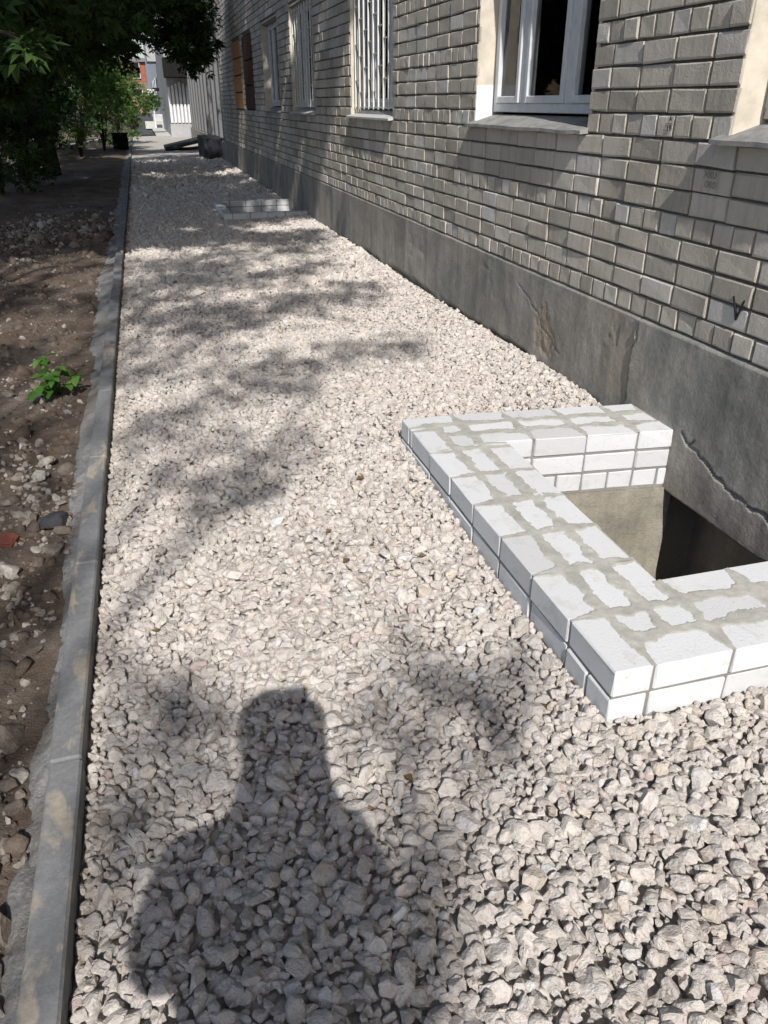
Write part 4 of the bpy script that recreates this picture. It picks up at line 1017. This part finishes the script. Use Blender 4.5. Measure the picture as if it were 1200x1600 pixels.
b_ = MB(); b_.tube([(p1[0] - .25, 64.1, -.1), (p1[0] - .25, 64.1, p0[2] - .09)], .06, 8); b_.build('post', M['darkbox'], wbld)
b_ = MB(); s0 = at(230, 197, 62); b_.box(s0[0] - .1, x + .1, 62.5, 64.5, -.1, .35, .02); b_.box(s0[0] + .5, x + .1, 63, 64.49, .351, .8, .02); b_.build('steps', M['paleconc'], wbld)
sg = empty('signpost', (at(238, 190, 60)[0], 60, 0), 'thin pale post with a white sign box at the path end', 'sign')
p = at(236, 145, 60); b_ = MB(); b_.tube([(p[0] + .05, 60, 0), (p[0] + .05, 60, p[2])], .05, 8); b_.build('post', M['whitewall'], sg)
b_ = MB(); b_.box(p[0] - .22, p[0] + .22, 59.9, 60.1, p[2] - .2, p[2] + .2, .01); b_.build('sign_box', M['whitewall'], sg)
b_ = MB(); b_.box(at(240, 200, 52)[0], at(268, 205, 52)[0], 46.5, 60, .0, .03, .005); o = b_.build('pavement', M['paleconc']); o['kind'] = 'structure'
# red and tan buildings closing the view
rb = empty('red_building', (-1, 150, 0), 'red brick building with tan lower floors beyond the shrubs', 'building')
pa, pb, pcx = at(190, 97, 150), at(240, 97, 150), at(200, 128, 150)
b_ = MB(); b_.box(pa[0] - 8, pb[0] + 12, 150, 165, pcx[2], pa[2], .05); b_.build('wall', M['redwall'], rb)
b_ = MB(); b_.box(pa[0] - 8.1, pb[0] + 12.1, 149.8, 165.1, -.1, pcx[2] - .02, .05); b_.build('lower_wall', M['tanwall'], rb)
b_ = MB(); b_.box(pa[0] - 8.4, pb[0] + 12.4, 149.5, 165.5, pa[2] + .01, pa[2] + .6, .05); b_.build('roof', M['roofm'], rb)
for k in range(6):
    for z in (2.0, 5.0, pcx[2] + 1.2):
        xw = pa[0] - 6 + k * 3.6; b_ = MB(); b_.box(xw, xw + 1.5, 149.72, 149.798, z, z + 1.6, .01); wo = b_.build('window', M['frame'], rb)
        b_ = MB(); b_.box(xw + .1, xw + 1.4, 149.70, 149.718, z + .1, z + 1.5); b_.build('pane', M['darkbox'], wo)
lb = empty('background_house', (-30, 75, 0), 'grey house hidden behind the trees at far left', 'building')
b_ = MB(); b_.box(-40, -12, 70, 82, -.1, 9, .05); b_.build('wall', M['tanwall'], lb)
b_ = MB(); b_.box(-40.4, -11.6, 69.6, 82.4, 9.01, 9.5, .05); b_.build('roof', M['roofm'], lb)

# ------------------------------------------------------------------ the photographer, whose shadow lies on the gravel
def person():
    root = empty('person', (-.16, -.36, 0), 'person in dark jacket holding up a phone behind the viewpoint', 'person')
    J = {}; edges = []; rad = []
    def j(n, x, y, z, r): J[n] = len(rad); rad.append((x, y, z, r))
    def e(*ns):
        for a, b in zip(ns[:-1], ns[1:]): edges.append((J[a], J[b]))
    j('pel', -.135, -.37, .95, .19); j('waist', -.135, -.36, 1.10, .175); j('chest', -.13, -.33, 1.30, .18); j('nb', -.125, -.28, 1.43, .10); j('neck', -.11, -.23, 1.48, .085)
    j('jaw', -.09, -.18, 1.54, .085); j('head', -.09, -.17, 1.61, .092); j('crown', -.09, -.19, 1.66, .070)
    e('pel', 'waist', 'chest', 'nb', 'neck', 'jaw', 'head', 'crown')
    for s, n in ((1, 'r'), (-1, 'l')):
        cx = -.135
        j('sh' + n, cx + s * .21, -.33, 1.37, .075); hx = .055 if s > 0 else -.06
        j('el' + n, cx + s * .235, -.27, 1.14, .07); j('wr' + n, hx - .045, -.15, 1.40, .046); j('pa' + n, hx * .9, -.055, 1.50, .030)
        e('chest', 'sh' + n, 'el' + n, 'wr' + n, 'pa' + n)
        for q in range(4):
            j('f%d%s' % (q, n), hx * (1.0 if q else .5), -.050 - .006 * q, 1.50 + .022 * q, .0095); j('g%d%s' % (q, n), hx * .35, -.030, 1.505 + .020 * q, .0085); e('pa' + n, 'f%d%s' % (q, n), 'g%d%s' % (q, n))
        j('hip' + n, cx + s * .095, -.37, .90, .098); j('kn' + n, cx + s * .11, -.35, .50, .066); j('an' + n, cx + s * .115, -.38, .10, .043); j('to' + n, cx + s * .13, -.23, .045, .040)
        e('pel', 'hip' + n, 'kn' + n, 'an' + n, 'to' + n)
    me = bpy.data.meshes.new('body'); me.from_pydata([v[:3] for v in rad], edges, []); me.update()
    o = obj('body', me, root); o.location = -root.location
    sk = o.modifiers.new('skin', 'SKIN'); sk.use_smooth_shade = True
    for k, v in enumerate(rad): me.skin_vertices[0].data[k].radius = (v[3], v[3]); me.skin_vertices[0].data[k].use_root = (k == 0)
    su = o.modifiers.new('sub', 'SUBSURF'); su.levels = 2; su.render_levels = 2
    me.materials.append(M['cloth'])
    S, f = icosphere(3); V = S * np.array([.088, .105, .118]); V[:, 1] += .012 * np.exp(-((V[:, 2] + .0) / .02) ** 2) * (V[:, 1] > .09)
    obj('head', mesh_np('head', V, f, M['skin'], True), root, Vector((-.09, -.165, 1.585)) - root.location)
    V = S * np.array([.097, .112, .118]); V = np.where((V[:, 1] > .03)[:, None] & (V[:, 2] < .05)[:, None], V * .8, V)
    obj('hair', mesh_np('hair', V, f, M['hair'], True), root, Vector((-.09, -.18, 1.605)) - root.location)
    ph = MB(); ph.box(-.036, .040, -.0045, .0045, -.115, .035, .003)
    po = obj('phone', ph.mesh('phone', M['phone']), None, label='black phone held up in front of the face', category='phone'); po.location = (0, -.024, CAM_H + .012); po.rotation_euler = (-.49, 0, 0)
person()
